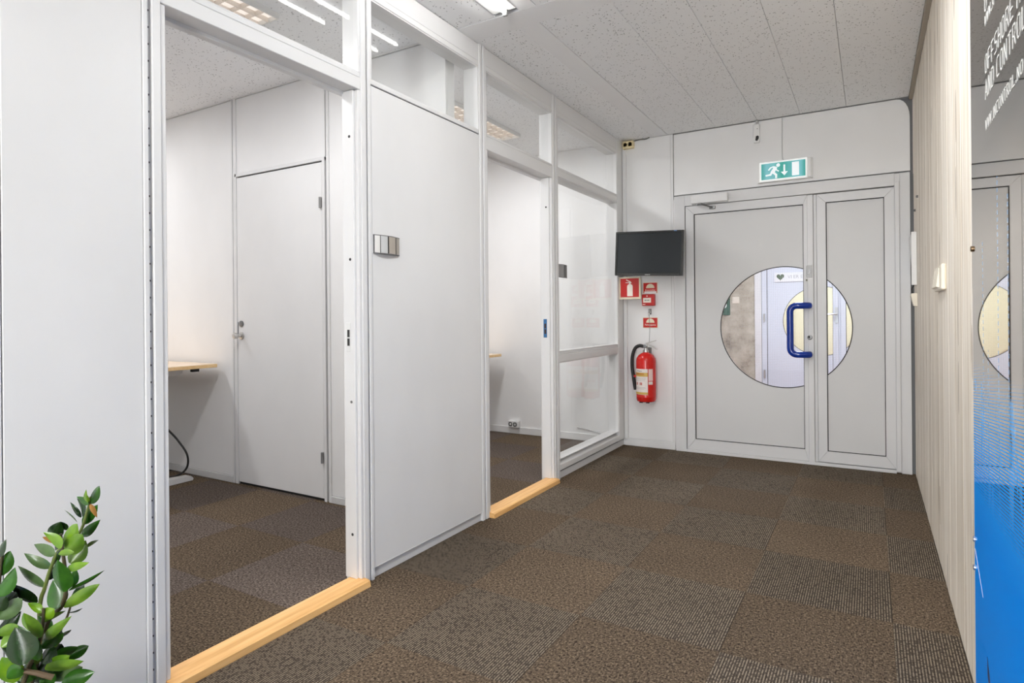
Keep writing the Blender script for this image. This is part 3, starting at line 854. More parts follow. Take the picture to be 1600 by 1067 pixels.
# angular stroke lettering
GL = {
 'O': [[(0.2, 0), (0, 0.15), (0, 0.85), (0.2, 1), (0.45, 1), (0.6, 0.85), (0.6, 0.15), (0.45, 0), (0.2, 0)]],
 'F': [[(0, 0), (0, 1), (0.6, 1)], [(0, 0.5), (0.45, 0.5)]],
 'S': [[(0, 0), (0.45, 0), (0.6, 0.15), (0.6, 0.38), (0.45, 0.52), (0.15, 0.52), (0, 0.66), (0, 0.85), (0.15, 1), (0.6, 1)]],
 'H': [[(0, 0), (0, 1)], [(0.6, 0), (0.6, 1)], [(0, 0.5), (0.6, 0.5)]],
 'R': [[(0, 0), (0, 1), (0.45, 1), (0.6, 0.87), (0.6, 0.6), (0.45, 0.47), (0, 0.47)], [(0.35, 0.47), (0.6, 0)]],
 'E': [[(0.6, 0), (0, 0), (0, 1), (0.6, 1)], [(0, 0.5), (0.5, 0.5)]],
 'A': [[(0, 0), (0.3, 1), (0.6, 0)], [(0.1, 0.3), (0.5, 0.3)]],
 'N': [[(0, 0), (0, 1), (0.6, 0), (0.6, 1)]],
 'D': [[(0, 0), (0, 1), (0.42, 1), (0.6, 0.82), (0.6, 0.18), (0.42, 0), (0, 0)]],
 'C': [[(0.6, 0), (0.18, 0), (0, 0.15), (0, 0.85), (0.18, 1), (0.6, 1)]],
 'T': [[(0, 1), (0.6, 1)], [(0.3, 0), (0.3, 1)]],
 'L': [[(0, 1), (0, 0), (0.6, 0)]],
 'W': [[(0, 1), (0.16, 0), (0.33, 0.8), (0.5, 0), (0.66, 1)]],
 'I': [[(0.3, 0), (0.3, 1)]],
 'M': [[(0, 0), (0, 1), (0.3, 0.45), (0.6, 1), (0.6, 0)]],
 '.': [[(0.25, 0), (0.25, 0.14)]],
}
PW = mat('lettering_white', (0.86, 0.85, 0.82, 1), 0.6)
def stroke_text(body, y0, z0, cap, adv, t):
    y = y0
    sx = adv / 0.98
    for ch in body:
        step = adv * (0.5 if ch in '.I ' else 1.0)
        if ch != ' ':
            bm = NB()
            offx = -0.15 if ch in '.I' else 0.0
            for pl in GL[ch]:
                for (a, b), (c, d) in zip(pl, pl[1:]):
                    A = Vector((y - (a + offx) * sx, z0 + b * cap)); Bq = Vector((y - (c + offx) * sx, z0 + d * cap))
                    u = (Bq - A).normalized(); w = Vector((-u.y, u.x)) * t / 2
                    A = A - u * t * 0.4; Bq = Bq + u * t * 0.4
                    prism(bm, [tuple(A + w), tuple(A - w), tuple(Bq - w), tuple(Bq + w)], 'yz', XP - 0.0010, XP - 0.0002)
            put('letter', bm, PW, pn)
        y -= step
stroke_text('OFFSHORE MONITOR', 1.884, 1.698, 0.042, 0.0445, 0.0038)
stroke_text('AND CONTROL', 1.884, 1.637, 0.042, 0.0445, 0.0038)
stroke_text('WWW.INCONTROL.NO', 1.884, 1.560, 0.024, 0.0300, 0.0028)
stroke_text('WWW.A', 1.884, 1.815, 0.024, 0.0300, 0.0028)
stroke_text('O', 1.884, 1.849, 0.042, 0.0445, 0.0038)
for yy, zz in ((4.55, 1.835), (4.80, 1.785)):
    tag(put('wall_screw', lathe(NB(), [(0.008, 0.0), (0.008, -0.008), (0.004, -0.012)], (XR, yy, zz), 10, 'x'), DARKSTEEL), 'dark screw head in the pale boards beside the door frame, %s of the two' % ('upper' if zz > 1.8 else 'lower'), 'screw', 'screws in the boarded wall')

# switches and boxes on the boarded wall
sp = thing('switch_panel', 'wide cream light switch with a row of rockers on the pale boarded wall', 'switch', (XR, 3.13, 1.255))
put('plate', B(XR - 0.016, XR, 2.955, 3.290, 1.205, 1.308, bev=0.004), CREAM, sp)
for k in range(3):
    y0 = 3.275 - k * 0.078
    bm = prism(NB(), [(XR - 0.015, 1.216), (XR - 0.026, 1.220), (XR - 0.017, 1.296), (XR - 0.015, 1.298)], 'xz', y0 - 0.070, y0)
    put('rocker', bm, CREAM, sp)
hd = thing('document_holder', 'open white document holder with a dark gap, on the boards beside the door frame', 'holder', (XR, 4.8, 1.45))
put('back_plate', B(XR - 0.004, XR, 4.72, 4.98, 1.30, 1.625), mat('holder_dark', (0.06, 0.06, 0.06, 1), 0.7), hd)
put('front_plate', prism(NB(), [(XR - 0.004, 1.298), (XR - 0.008, 1.298), (XR - 0.030, 1.622), (XR - 0.026, 1.622)], 'xz', 4.74, 4.98), W_PLASTIC, hd)
put('side_plate', B(XR - 0.030, XR - 0.001, 4.70, 4.715, 1.292, 1.635, bev=0.001), W_PLASTIC, hd)
tb = thing('sensor_box', 'small cream box on the boards under the document holder', 'box', (XR, 4.8, 1.2))
put('body', prism(NB(), [(XR, 1.155), (XR - 0.018, 1.158), (XR - 0.034, 1.225), (XR - 0.03, 1.238), (XR, 1.240)], 'xz', 4.705, 4.80), CREAM, tb)
put('cable', tube(NB(), bez([(XR - 0.02, 4.80, 1.235), (XR - 0.022, 4.83, 1.27), (XR - 0.008, 4.85, 1.30)]), 0.003, 6), BLACK, tb)

# ================================================================== THINGS ON THE END WALL
# monitor on its bracket, rolled a little
mo = thing('monitor', 'black flat screen on the wall above the red fire signs, hanging slightly crooked', 'monitor', (-1.533, 4.775, 1.607), rot=(0, R(2.4), 0))
mb = mat('monitor_plastic', (0.018, 0.019, 0.018, 1), 0.32)
w, h = 0.277, 0.178
bm = NB()
for a, b, c, d in ((-w, -w + 0.017, -h, h), (w - 0.017, w, -h, h), (-w + 0.017, w - 0.017, h - 0.015, h), (-w + 0.017, w - 0.017, -h, -h + 0.022)):
    box(bm, a, b, -0.012, 0.02, c, d, bev=0.002)
put('bezel', bm, mb, mo, local=True)
put('screen', B(-w + 0.016, w - 0.016, -0.006, 0.012, -h + 0.020, h - 0.014), mat('screen_glass', (0.014, 0.018, 0.021, 1), 0.3, 0.0, 0.35), mo, local=True)
put('back_shell', B(-w + 0.006, w - 0.006, 0.012, 0.045, -h + 0.006, h - 0.006, bev=0.012), mb, mo, local=True)
put('wall_bracket', B(-0.05, 0.05, 0.045, 0.229, -0.05, 0.05, bev=0.004), BLACK, mo, local=True)
put('maker_badge', text_bm('SAMSUNG', 0.0095, Matrix(((1, 0, 0, 0), (0, 0, -1, -0.0125), (0, 1, 0, -h + 0.004), (0, 0, 0, 1))), 0.0003, 'CENTER'), mat('badge_silver', (0.85, 0.85, 0.85, 1), 0.4), mo, local=True, kind='stuff')
put('blue_sticker', B(w - 0.075, w - 0.052, -0.0126, -0.011, h - 0.008, h - 0.001), mat('sticker_blue', srgb(70, 120, 180), 0.4), mo, local=True)

RED = mat('sign_red', srgb(196, 30, 26), 0.35)
SIGN_CREAM = mat('photoluminescent_cream', srgb(236, 226, 200), 0.45)
SIGN_WHITE = mat('sign_white_print', srgb(250, 240, 228), 0.45)
ys = 4.893
fs = thing('extinguisher_sign', 'square red sign with a white extinguisher picture, under the monitor', 'sign', (-1.733, ys, 1.338))
put('plate', B(-1.826, -1.641, ys - 0.004, ys + 0.010, 1.246, 1.431, bev=0.001), SIGN_CREAM, fs)
put('mounting_block', B(-1.822, -1.70, ys + 0.010, YE - 0.006, 1.27, 1.41), W_FRAME, fs)
put('red_field', B(-1.813, -1.654, ys - 0.0052, ys - 0.003, 1.263, 1.419), RED, fs)
bm = NB()
ex, ez = -1.731, 1.271
prism(bm, [(ex - 0.024, ez), (ex + 0.024, ez), (ex + 0.024, ez + 0.08)] + [(ex + 0.024 * math.cos(R(a)), ez + 0.08 + 0.022 * math.sin(R(a))) for a in range(15, 180, 15)] + [(ex - 0.024, ez + 0.08)], 'xz', ys - 0.0062, ys - 0.0050)
prism(bm, [(ex - 0.005, ez + 0.10), (ex + 0.005, ez + 0.10), (ex + 0.005, ez + 0.116), (ex - 0.005, ez + 0.116)], 'xz', ys - 0.0062, ys - 0.0050)
prism(bm, [(ex - 0.038, ez + 0.112), (ex + 0.014, ez + 0.108), (ex + 0.014, ez + 0.116), (ex - 0.038, ez + 0.116)], 'xz', ys - 0.0066, ys - 0.0050)
prism(bm, [(ex - 0.034, ez + 0.134), (ex + 0.006, ez + 0.114), (ex + 0.010, ez + 0.121), (ex - 0.030, ez + 0.140)], 'xz', ys - 0.0064, ys - 0.0050)
put('extinguisher_symbol', bm, SIGN_WHITE, fs)

yw = YE - 0.006
def dome_sign(name, label, x0, x1, z0, z1, word, patch):
    t = thing(name, label, 'sign', ((x0 + x1) / 2, yw, (z0 + z1) / 2), 'small red fire signs')
    put('plate', B(x0, x1, yw - 0.003, yw, z0, z1, bev=0.0006), SIGN_CREAM, t)
    put('red_field', B(x0 + 0.004, x1 - 0.006, yw - 0.0042, yw - 0.002, z0 + 0.005, z1 - 0.004), RED, t)
    cx = (x0 + x1) / 2
    put('dome_symbol', prism(NB(), arc(cx, z0 + 0.045, 0.036, 0, math.pi, 16), 'xz', yw - 0.0052, yw - 0.0040), SIGN_CREAM, t)
    put('lettering', text_bm(word, 0.021, face_south((cx, yw - 0.0043, z0 + 0.021)), 0.0006, 'CENTER', 0.80), SIGN_WHITE, t, kind='stuff')
    if patch:
        put('blank_label', B(x0 + 0.012, x1 - 0.012, yw - 0.0056, yw - 0.004, z0 - 0.004, z0 + 0.018), W_PLASTIC, t)
    return t
dome_sign('alarm_sign', 'small red sign with a dome and white wording, directly above the red call point', -1.656, -1.530, 1.293, 1.386, 'Brannmelder', True)
dome_sign('powder_sign', 'small red sign with a dome and white wording, behind the hanging wire', -1.660, -1.530, 1.003, 1.092, 'Pulverapparat', False)
cp = thing('call_point', 'red square fire alarm call point with a white window, on the wall', 'alarm', (-1.60, yw, 1.24))
put('body', B(-1.654, -1.548, yw - 0.048, yw, 1.190, 1.286, bev=0.007, seg=2), RED, cp)
put('front_window', B(-1.641, -1.574, yw - 0.0495, yw - 0.047, 1.216, 1.256), SIGN_WHITE, cp)
bm = NB()
for x in (-1.622, -1.593):
    prism(bm, [(x - 0.008, 1.236), (x + 0.004, 1.242), (x + 0.004, 1.230)], 'xz', yw - 0.0505, yw - 0.049)
lathe(bm, [(0.0045, 0), (0.0045, -0.0015)], (-1.6075, yw - 0.049, 1.236), 12, 'y')
put('press_symbol', bm, BLACK, cp)
put('lamp_dot', lathe(NB(), [(0.006, 0), (0.006, -0.002)], (-1.6075, yw - 0.0475, 1.271), 12, 'y'), SIGN_WHITE, cp)
put('caption', B(-1.645, -1.622, yw - 0.0492, yw - 0.0475, 1.199, 1.204), SIGN_WHITE, cp)

hk = thing('wall_hook', 'small metal hook with a thin hanging wire, between call point and extinguisher', 'hook', (-1.596, yw, 1.13))
put('base_plate', B(-1.608, -1.586, yw - 0.010, yw, 1.118, 1.165, bev=0.002), DARKSTEEL, hk)
put('hook', tube(NB(), bez([(-1.597, yw - 0.01, 1.135), (-1.597, yw - 0.030, 1.130), (-1.597, yw - 0.032, 1.112), (-1.600, yw - 0.020, 1.108)]), 0.005, 8), CHROME, hk, smooth=True)
put('wire', tube(NB(), [(-1.597, yw - 0.027, 1.116), (-1.592, yw - 0.03, 1.0), (-1.594, yw - 0.042, 0.885)], 0.0016, 6), DARKSTEEL, hk)

# fire extinguisher
exx, exy = -1.607, 4.912
fe = thing('fire_extinguisher', 'red fire extinguisher with a black hose, hung on the end wall', 'extinguisher', (exx, exy, 0.39))
ER = mat('extinguisher_red', srgb(206, 30, 24), 0.22)
r = 0.080
put('cylinder', lathe(NB(), [(0.060, 0.398), (0.074, 0.404), (r, 0.42), (r, 0.438), (r + 0.001, 0.440), (r, 0.443), (r, 0.735), (0.076, 0.757), (0.062, 0.780), (0.040, 0.796), (0.024, 0.803), (0.022, 0.815)], (exx, exy, 0), 40), ER, fe, smooth=True)
put('neck_ring', lathe(NB(), [(0.024, 0.806), (0.024, 0.822), (0.015, 0.826), (0.015, 0.842)], (exx, exy, 0), 20), CHROME, fe, smooth=True)
put('valve', B(exx - 0.018, exx + 0.018, exy - 0.014, exy + 0.014, 0.838, 0.872, bev=0.004), CHROME, fe)
put('gauge', lathe(NB(), [(0.016, 0), (0.016, -0.01), (0.012, -0.012)], (exx + 0.002, exy - 0.014, 0.856), 16, 'y'), DARKSTEEL, fe)
put('lever', prism(NB(), [(exx - 0.012, 0.868), (exx + 0.005, 0.884), (exx + 0.085, 0.906), (exx + 0.085, 0.901), (exx + 0.012, 0.872)], 'xz', exy - 0.011, exy + 0.011), CHROME, fe)
put('carry_handle', prism(NB(), [(exx + 0.010, 0.862), (exx + 0.060, 0.848), (exx + 0.092, 0.828), (exx + 0.097, 0.832), (exx + 0.066, 0.856), (exx + 0.010, 0.870)], 'xz', exy - 0.011, exy + 0.011), CHROME, fe)
hose = bez([(exx - 0.020, exy, 0.853), (exx - 0.055, exy, 0.858), (exx - 0.092, exy, 0.835), (exx - 0.115, exy, 0.77), (exx - 0.118, exy, 0.68), (exx - 0.108, exy, 0.60), (exx - 0.100, exy, 0.54), (exx - 0.094, exy - 0.004, 0.49)])
put('hose', tube(NB(), hose, [0.0145] * (len(hose) - 8) + [0.0145 - 0.0006 * k for k in range(8)], 12), BLACK, fe, smooth=True)
put('hose_coupling', tube(NB(), [(exx - 0.012, exy, 0.853), (exx - 0.038, exy, 0.857)], 0.011, 12), CHROME, fe, smooth=True)
put('hose_clip', B(exx - 0.110, exx - 0.078, exy - 0.012, exy + 0.012, 0.594, 0.615, bev=0.003), ER, fe)
for x in (-0.03, 0.025):
    put('foot', B(exx + x - 0.014, exx + x + 0.014, exy - 0.05, exy - 0.03, 0.390, 0.402, bev=0.003), BLACK, fe)
put('wall_bracket', B(exx - 0.02, exx + 0.02, exy + r - 0.006, yw, 0.60, 0.84, bev=0.003), DARKSTEEL, fe)
def wrap(a0, a1, z0, z1, rr):
    bm = NB(); n = 16
    P = [(exx + rr * math.cos(R(a0 + (a1 - a0) * k / n)), exy + rr * math.sin(R(a0 + (a1 - a0) * k / n))) for k in range(n + 1)]
    lo = [bm.verts.new((x, y, z0)) for x, y in P]; hi = [bm.verts.new((x, y, z1)) for x, y in P]
    for k in range(n):
        bm.faces.new((lo[k], lo[k + 1], hi[k + 1], hi[k]))
    return bm
LABEL = mat('label_paper', srgb(236, 226, 220), 0.5)
GOLD = mat('label_gold', srgb(206, 168, 84), 0.45)
put('label', wrap(-166, -62, 0.462, 0.672, r + 0.0008), LABEL, fe)
put('label_band', wrap(-166, -62, 0.610, 0.642, r + 0.0014), GOLD, fe)
put('label_band', wrap(-166, -62, 0.464, 0.482, r + 0.0014), GOLD, fe)
put('inspection_label', wrap(-58, -30, 0.575, 0.672, r + 0.0010), mat('label_pink', srgb(238, 206, 200), 0.5), fe)
put('inspection_label', wrap(-58, -32, 0.545, 0.570, r + 0.0010), LABEL, fe)
def wrapped_text(body, z, size, ac):
    bm = text_bm(body, size, Matrix.Identity(4), 0.0002, 'CENTER')
    for v in bm.verts:
        a = R(ac) + v.co.x / r
        rr = r + 0.0018 + v.co.z
        v.co = Vector((exx + rr * math.cos(a), exy + rr * math.sin(a), z + v.co.y))
    return bm
put('lettering', wrapped_text('Presto', 0.650, 0.018, -112), BLACK, fe, kind='stuff')
put('lettering', wrapped_text('BRANNSLUKKER', 0.626, 0.011, -114), RED, fe, kind='stuff')
bm = NB()
for z in (0.598, 0.590, 0.582, 0.574, 0.520, 0.513, 0.506):
    tmp = wrap(-156 + rnd.uniform(0, 4), -72 - rnd.uniform(0, 14), z, z + 0.002, r + 0.0013)
    me = bpy.data.meshes.new('t'); tmp.to_mesh(me); tmp.free(); bm.from_mesh(me); bpy.data.meshes.remove(me)
put('fine_print', bm, mat('print_grey', (0.42, 0.40, 0.40, 1), 0.6), fe, kind='stuff')
bm = NB()
for a in (-138, -128, -108, -99):
    tmp = wrap(a - 3, a + 3, 0.540, 0.562, r + 0.0013)
    me = bpy.data.meshes.new('t'); tmp.to_mesh(me); tmp.free(); bm.from_mesh(me); bpy.data.meshes.remove(me)
put('pictogram', bm, mat('print_red', srgb(190, 70, 50), 0.5), fe)

# lit exit sign
yx = YE - 0.004
es_ = thing('exit_sign', 'lit green emergency exit sign with a running man, arrow and door, over the double door', 'sign', (-0.55, yx, 2.187))
body = prism(NB(), [(-0.737, 2.112), (-0.362, 2.112), (-0.362, 2.262), (-0.737, 2.262)], 'xz', yx - 0.038, yx)
LIT_WHITE = mat('lit_white_housing', (0.86, 0.86, 0.86, 1), 0.4, emit=(0.95, 1.0, 0.98, 1), es=0.30)
put('housing', body, W_PLASTIC, es_)
put('diffuser', B(-0.722, -0.396, yx - 0.050, yx - 0.037, 2.113, 2.261, bev=0.004), LIT_WHITE, es_)
put('end_cap', B(-0.393, -0.366, yx - 0.048, yx - 0.037, 2.115, 2.259, bev=0.006), W_PLASTIC, es_)
m, n, l, p = new_mat('lit_green_film')
g = node(n, 'ShaderNodeNewGeometry'); s = node(n, 'ShaderNodeSeparateXYZ'); l.new(g.outputs['Position'], s.inputs[0])
c = ramp(n, l, math_(n, l, 'MULTIPLY_ADD', s.outputs[0], 1 / 0.30, 0.708 / 0.30), [(0.0, (0.03, 0.40, 0.36)), (0.12, (0.28, 0.66, 0.74)), (0.30, (0.24, 0.62, 0.66)), (0.48, (0.03, 0.42, 0.34)), (0.75, (0.20, 0.60, 0.66)), (0.9, (0.25, 0.66, 0.74)), (1.0, (0.03, 0.40, 0.34))])
l.new(c, p.inputs['Emission Color']); p.inputs['Emission Strength'].default_value = 0.55
p.inputs['Base Color'].default_value = (0.02, 0.12, 0.1, 1)
put('green_face', B(-0.708, -0.406, yx - 0.0520, yx - 0.0495, 2.127, 2.247), m, es_)
PIC = mat('lit_white_symbol', (0.8, 0.8, 0.8, 1), 0.5, emit=(0.80, 0.92, 0.97, 1), es=0.42)
def sgm(bm, a, b, wd, y0=yx - 0.0530, y1=yx - 0.0515):
    A, Bq = Vector(a), Vector(b); u = (Bq - A).normalized(); w_ = Vector((-u.y, u.x)) * wd / 2
    return prism(bm, [tuple(A + w_), tuple(A - w_), tuple(Bq - w_), tuple(Bq + w_)], 'xz', y0, y1)
bm = NB()
cx, cz = -0.62, 2.187
prism(bm, arc(cx + 0.030, cz + 0.040, 0.013, 0, 2 * math.pi * 15 / 16, 15), 'xz', yx - 0.0530, yx - 0.0515)
prism(bm, [(cx - 0.024, cz - 0.008), (cx + 0.004, cz + 0.034), (cx + 0.024, cz + 0.026), (cx + 0.002, cz - 0.016)], 'xz', yx - 0.0530, yx - 0.0515)
sgm(bm, (cx - 0.012, cz - 0.008), (cx - 0.026, cz - 0.030), 0.014, yx - 0.0532); sgm(bm, (cx - 0.022, cz - 0.027), (cx - 0.058, cz - 0.030), 0.012, yx - 0.0534)
sgm(bm, (cx - 0.006, cz - 0.010), (cx + 0.018, cz - 0.034), 0.015, yx - 0.0533); sgm(bm, (cx + 0.016, cz - 0.030), (cx + 0.015, cz - 0.056), 0.013, yx - 0.0535)
sgm(bm, (cx + 0.002, cz + 0.032), (cx - 0.022, cz + 0.026), 0.009, yx - 0.0534); sgm(bm, (cx - 0.020, cz + 0.028), (cx - 0.038, cz + 0.008), 0.009, yx - 0.0536)
sgm(bm, (cx + 0.014, cz + 0.020), (cx + 0.020, cz + 0.000), 0.008, yx - 0.0534); sgm(bm, (cx + 0.019, cz + 0.004), (cx + 0.034, cz - 0.006), 0.008, yx - 0.0536)
put('running_figure', bm, PIC, es_)
bm = NB(); sgm(bm, (-0.548, 2.226), (-0.548, 2.172), 0.012)
prism(bm, [(-0.572, 2.174), (-0.548, 2.145), (-0.524, 2.174)], 'xz', yx - 0.0532, yx - 0.0515)
put('arrow', bm, PIC, es_)
put('door_symbol', B(-0.496, -0.448, yx - 0.0530, yx - 0.0515, 2.137, 2.237), PIC, es_)
cb = put('sign_cable', tube(NB(), bez([(-0.566, yx - 0.004, 2.598), (-0.567, yx - 0.004, 2.45), (-0.567, yx - 0.004, 2.31), (-0.562, yx - 0.004, 2.275), (-0.548, yx - 0.006, 2.262)]), 0.004, 8), mat('cable_grey', (0.60, 0.60, 0.60, 1), 0.5))
tag(cb, 'thin grey cable running up from the lit exit sign to the ceiling', 'cable')

se = thing('motion_sensor', 'white slim motion sensor with a dark lens, hanging under the ceiling above the door', 'sensor', (-0.742, yx, 2.50))
put('body', B(-0.768, -0.722, yx - 0.034, yx, 2.424, 2.566, bev=0.008, seg=2), W_PLASTIC, se)
put('lens', prism(NB(), [(-0.752, 2.440), (-0.738, 2.434), (-0.727, 2.452), (-0.726, 2.468), (-0.735, 2.476), (-0.748, 2.470)], 'xz', yx - 0.0360, yx - 0.033), BLACK, se)
put('lens_ring', lathe(NB(), [(0.022, 0), (0.022, -0.004), (0.018, -0.005)], (-0.748, yx - 0.030, 2.452), 18, 'y'), W_PLASTIC, se)
put('indicator', lathe(NB(), [(0.003, 0), (0.003, -0.001)], (-0.737, yx - 0.034, 2.528), 8, 'y'), DARK_GAP, se)
put('conduit', B(-0.750, -0.732, yx - 0.020, yx - 0.002, 2.566, 2.598), mat('conduit_grey', (0.4, 0.4, 0.4, 1), 0.5), se)

dc = thing('door_closer', 'white door closer with a folding steel arm on the double door frame', 'door closer', (-1.1, YE - 0.022, 2.03))
put('body', B(-1.238, -0.955, YE - 0.072, YE - 0.022, 1.998, 2.064, bev=0.004), mat('closer_white', (0.80, 0.80, 0.80, 1), 0.4), dc)
put('arm', tube(NB(), [(-1.19, YE - 0.050, 1.990), (-1.145, YE - 0.105, 1.984), (-1.105, YE - 0.090, 1.972)], 0.007, 8), DARKSTEEL, dc)
put('arm', tube(NB(), [(-1.135, YE - 0.105, 1.978), (-1.095, YE - 0.060, 1.966), (-1.080, YE - 0.020, 1.962)], 0.006, 8), DARKSTEEL, dc)
put('arm_shoe', B(-1.103, -1.056, YE - 0.026, YE - 0.0145, 1.951, 1.975, bev=0.002), DARKSTEEL, dc)
put('spindle_cap', lathe(NB(), [(0.012, 1.986), (0.012, 2.000)], (-1.19, YE - 0.050, 0), 12), DARKSTEEL, dc)

so = thing('wall_socket', 'yellowed double socket in the corner right under the ceiling', 'socket', (-1.766, yw, 2.558))
put('housing', B(-1.814, -1.720, yw - 0.040, yw, 2.527, 2.590, bev=0.003), YELLOWED, so)
for x in (-1.790, -1.746):
    put('outlet', lathe(NB(), [(0.019, 0), (0.019, -0.003), (0.016, -0.003), (0.015, 0.010)], (x, yw - 0.040, 2.559), 20, 'y'), mat('outlet_shade', srgb(190, 170, 120), 0.5), so)
for x in (-1.790, -1.746):
    for dx in (-0.008, 0.008):
        put('outlet_hole', lathe(NB(), [(0.0032, 0), (0.0032, -0.0012)], (x + dx, yw - 0.0432, 2.559), 8, 'y'), BLACK, so)
cc = put('socket_cable', tube(NB(), bez([(-1.72, yw - 0.012, 2.588), (-1.67, yw - 0.012, 2.592), (-1.62, yw - 0.014, 2.588), (-1.585, yw - 0.018, 2.597)]), 0.0035, 6), mat('cable_dark', (0.16, 0.16, 0.15, 1), 0.6))
tag(cc, 'loose dark cable running from the yellowed socket along the ceiling', 'cable')

# ================================================================== CORRIDOR AND OFFICE LAMPS
def tube_lamp(name, x, y0, y1, label):
    t = thing(name, label, 'ceiling light', (x, (y0 + y1) / 2, H))
    put('housing', B(x - 0.075, x + 0.055, y0 - 0.01, y1 + 0.018, H - 0.004, H + 0.022, bev=0.002), mat('lamp_white', (0.82, 0.82, 0.82, 1), 0.4), t)
    put('tube', tube(NB(), [(x, y0, H - 0.017), (x, y1, H - 0.017)], 0.0085, 12), TUBE_M, t, smooth=True)
    for yy in (y0 - 0.006, y1 + 0.006):
        put('lamp_holder', B(x - 0.012, x + 0.012, yy - 0.008, yy + 0.008, H - 0.034, H - 0.003, bev=0.002), mat('holder_grey', (0.35, 0.35, 0.35, 1), 0.5), t)
    return t
tube_lamp('tube_light', -1.515, 1.33, 2.53, 'bare fluorescent tube light on the corridor ceiling beside the glazed partition')

def louvre_lamp(x0, x1, y0, y1, label):
    t = thing('louvre_light', label, 'ceiling light', ((x0 + x1) / 2, (y0 + y1) / 2, H), 'louvred office lights')
    bm = NB()
    box(bm, x0, x0 + 0.008, y0, y1, H - 0.030, H, bev=0.001); box(bm, x1 - 0.008, x1, y0, y1, H - 0.030, H, bev=0.001)
    box(bm, x0 + 0.008, x1 - 0.008, y0, y0 + 0.008, H - 0.030, H, bev=0.001); box(bm, x0 + 0.008, x1 - 0.008, y1 - 0.008, y1, H - 0.030, H, bev=0.001)
    put('housing', bm, W_PLASTIC, t)
    put('reflector', B(x0 + 0.008, x1 - 0.008, y0 + 0.008, y1 - 0.008, H - 0.006, H - 0.001), LAMPBACK, t)
    bm = NB()
    nx, ny = 4, 15
    for i in range(1, nx):
        x = x0 + (x1 - x0) * i / nx
        prism(bm, [(x - 0.004, H - 0.006), (x + 0.004, H - 0.006), (x + 0.0012, H - 0.029), (x - 0.0012, H - 0.029)], 'xz', y0 + 0.008, y1 - 0.008)
    for j in range(1, ny):
        y = y0 + (y1 - y0) * j / ny
        for i in range(nx):
            a, b = x0 + (x1 - x0) * i / nx + 0.004, x0 + (x1 - x0) * (i + 1) / nx - 0.004
            if i == 0: a += 0.006
            if i == nx - 1: b -= 0.006
            prism(bm, [(y - 0.004, H - 0.006), (y + 0.004, H - 0.006), (y + 0.0012, H - 0.028), (y - 0.0012, H - 0.028)], 'yz', a, b)
    put('louvre', bm, LOUVRE_M, t)
    return t
louvre_lamp(-2.78, -2.475, 0.80, 1.997, 'louvred ceiling light in the near office behind the first transom glass')
louvre_lamp(-2.76, -2.455, 3.14, 4.335, 'louvred ceiling light in the far office behind the second doorway glass')
louvre_lamp(-4.90, -4.60, 0.83, 2.035, 'louvred ceiling light deep inside the near office by the desk')
louvre_lamp(-4.75, -4.45, 3.22, 4.42, 'louvred ceiling light deep inside the far office by the desk')
for yy, lab in ((-0.75, 'flush rectangular ceiling lamp over the corridor beside the white panel'), (-2.15, 'flush rectangular ceiling lamp at the rear end of the corridor by the side window')):  # two lamps added behind the camera to brighten the corridor
    t = thing('flush_light', lab, 'ceiling light', (-0.80, yy, H))
    put('diffuser', B(-1.07, -0.53, yy - 0.57, yy + 0.57, H - 0.0125, H - 0.0121), ADDED_LAMP_M, t)
    put('frame', B(-1.11, -0.49, yy - 0.61, yy + 0.61, H - 0.012, H + 0.01, bev=0.002), W_PLASTIC, t)
t = thing('flush_light', 'narrow flush ceiling lamp over the corridor along the boarded wall', 'ceiling light', (-0.42, 2.02, H))  # added lamp, out of view, for more light in mid corridor
put('diffuser', B(-0.56, -0.28, 1.52, 2.52, H - 0.0125, H - 0.0121), ADDED_LAMP_M, t)
put('frame', B(-0.58, -0.26, 1.50, 2.54, H - 0.012, H + 0.01, bev=0.002), W_PLASTIC, t)
for yy, hl, lab in ((6.9, 1.05, 'flush lamp on the lobby ceiling behind the double door'), (10.8, 0.8, 'flush lamp on the far lobby ceiling beyond the second door')):  # lamps out of view, put in to light the lobby
    t = thing('flush_light', lab, 'ceiling light', (-0.6, yy, H))
    put('frame', B(-0.91, -0.29, yy - hl, yy + hl, H - 0.012, H, bev=0.002), W_PLASTIC, t)

# ================================================================== NAME PLATES
def plate(y0, y1, z0, z1, xb, label, cols):
    t = thing('room_plate', label, 'name plate', (xb, (y0 + y1) / 2, (z0 + z1) / 2), 'curved office name plates')
    n = 14
    def bulge(f):
        return xb + 0.006 + 0.016 * math.sin(math.pi * f)
    prof = [(bulge(k / n), y0 + (y1 - y0) * k / n) for k in range(n + 1)]
    for zz, zc in ((z1 - 0.003, z1), (z0, z0 + 0.003)):
        put('end_cap', prism(NB(), [(xb, y0)] + prof + [(xb, y1)], 'xy', zz, zc), mat('plate_cap_grey', (0.16, 0.16, 0.165, 1), 0.5), t)
    put('core', prism(NB(), [(xb, y0 + 0.002)] + [(x - 0.002, min(max(yy, y0 + 0.002), y1 - 0.002)) for x, yy in prof] + [(xb, y1 - 0.002)], 'xy', z0 + 0.003, z1 - 0.003), mat('plate_core', (0.03, 0.03, 0.03, 1), 0.5), t)
    for (a, b), c in cols:
        f = [a + (b - a) * k / 5 for k in range(6)]
        outer = [(bulge(q), y0 + (y1 - y0) * q) for q in f]
        inner = [(bulge(q) - 0.0025, y0 + (y1 - y0) * q) for q in f][::-1]
        put('insert', prism(NB(), outer + inner, 'xy', z0 + 0.0035, z1 - 0.0035), c, t)
    return t
def brushed(name, c):
    return mat(name, c, 0.35, 0.35)
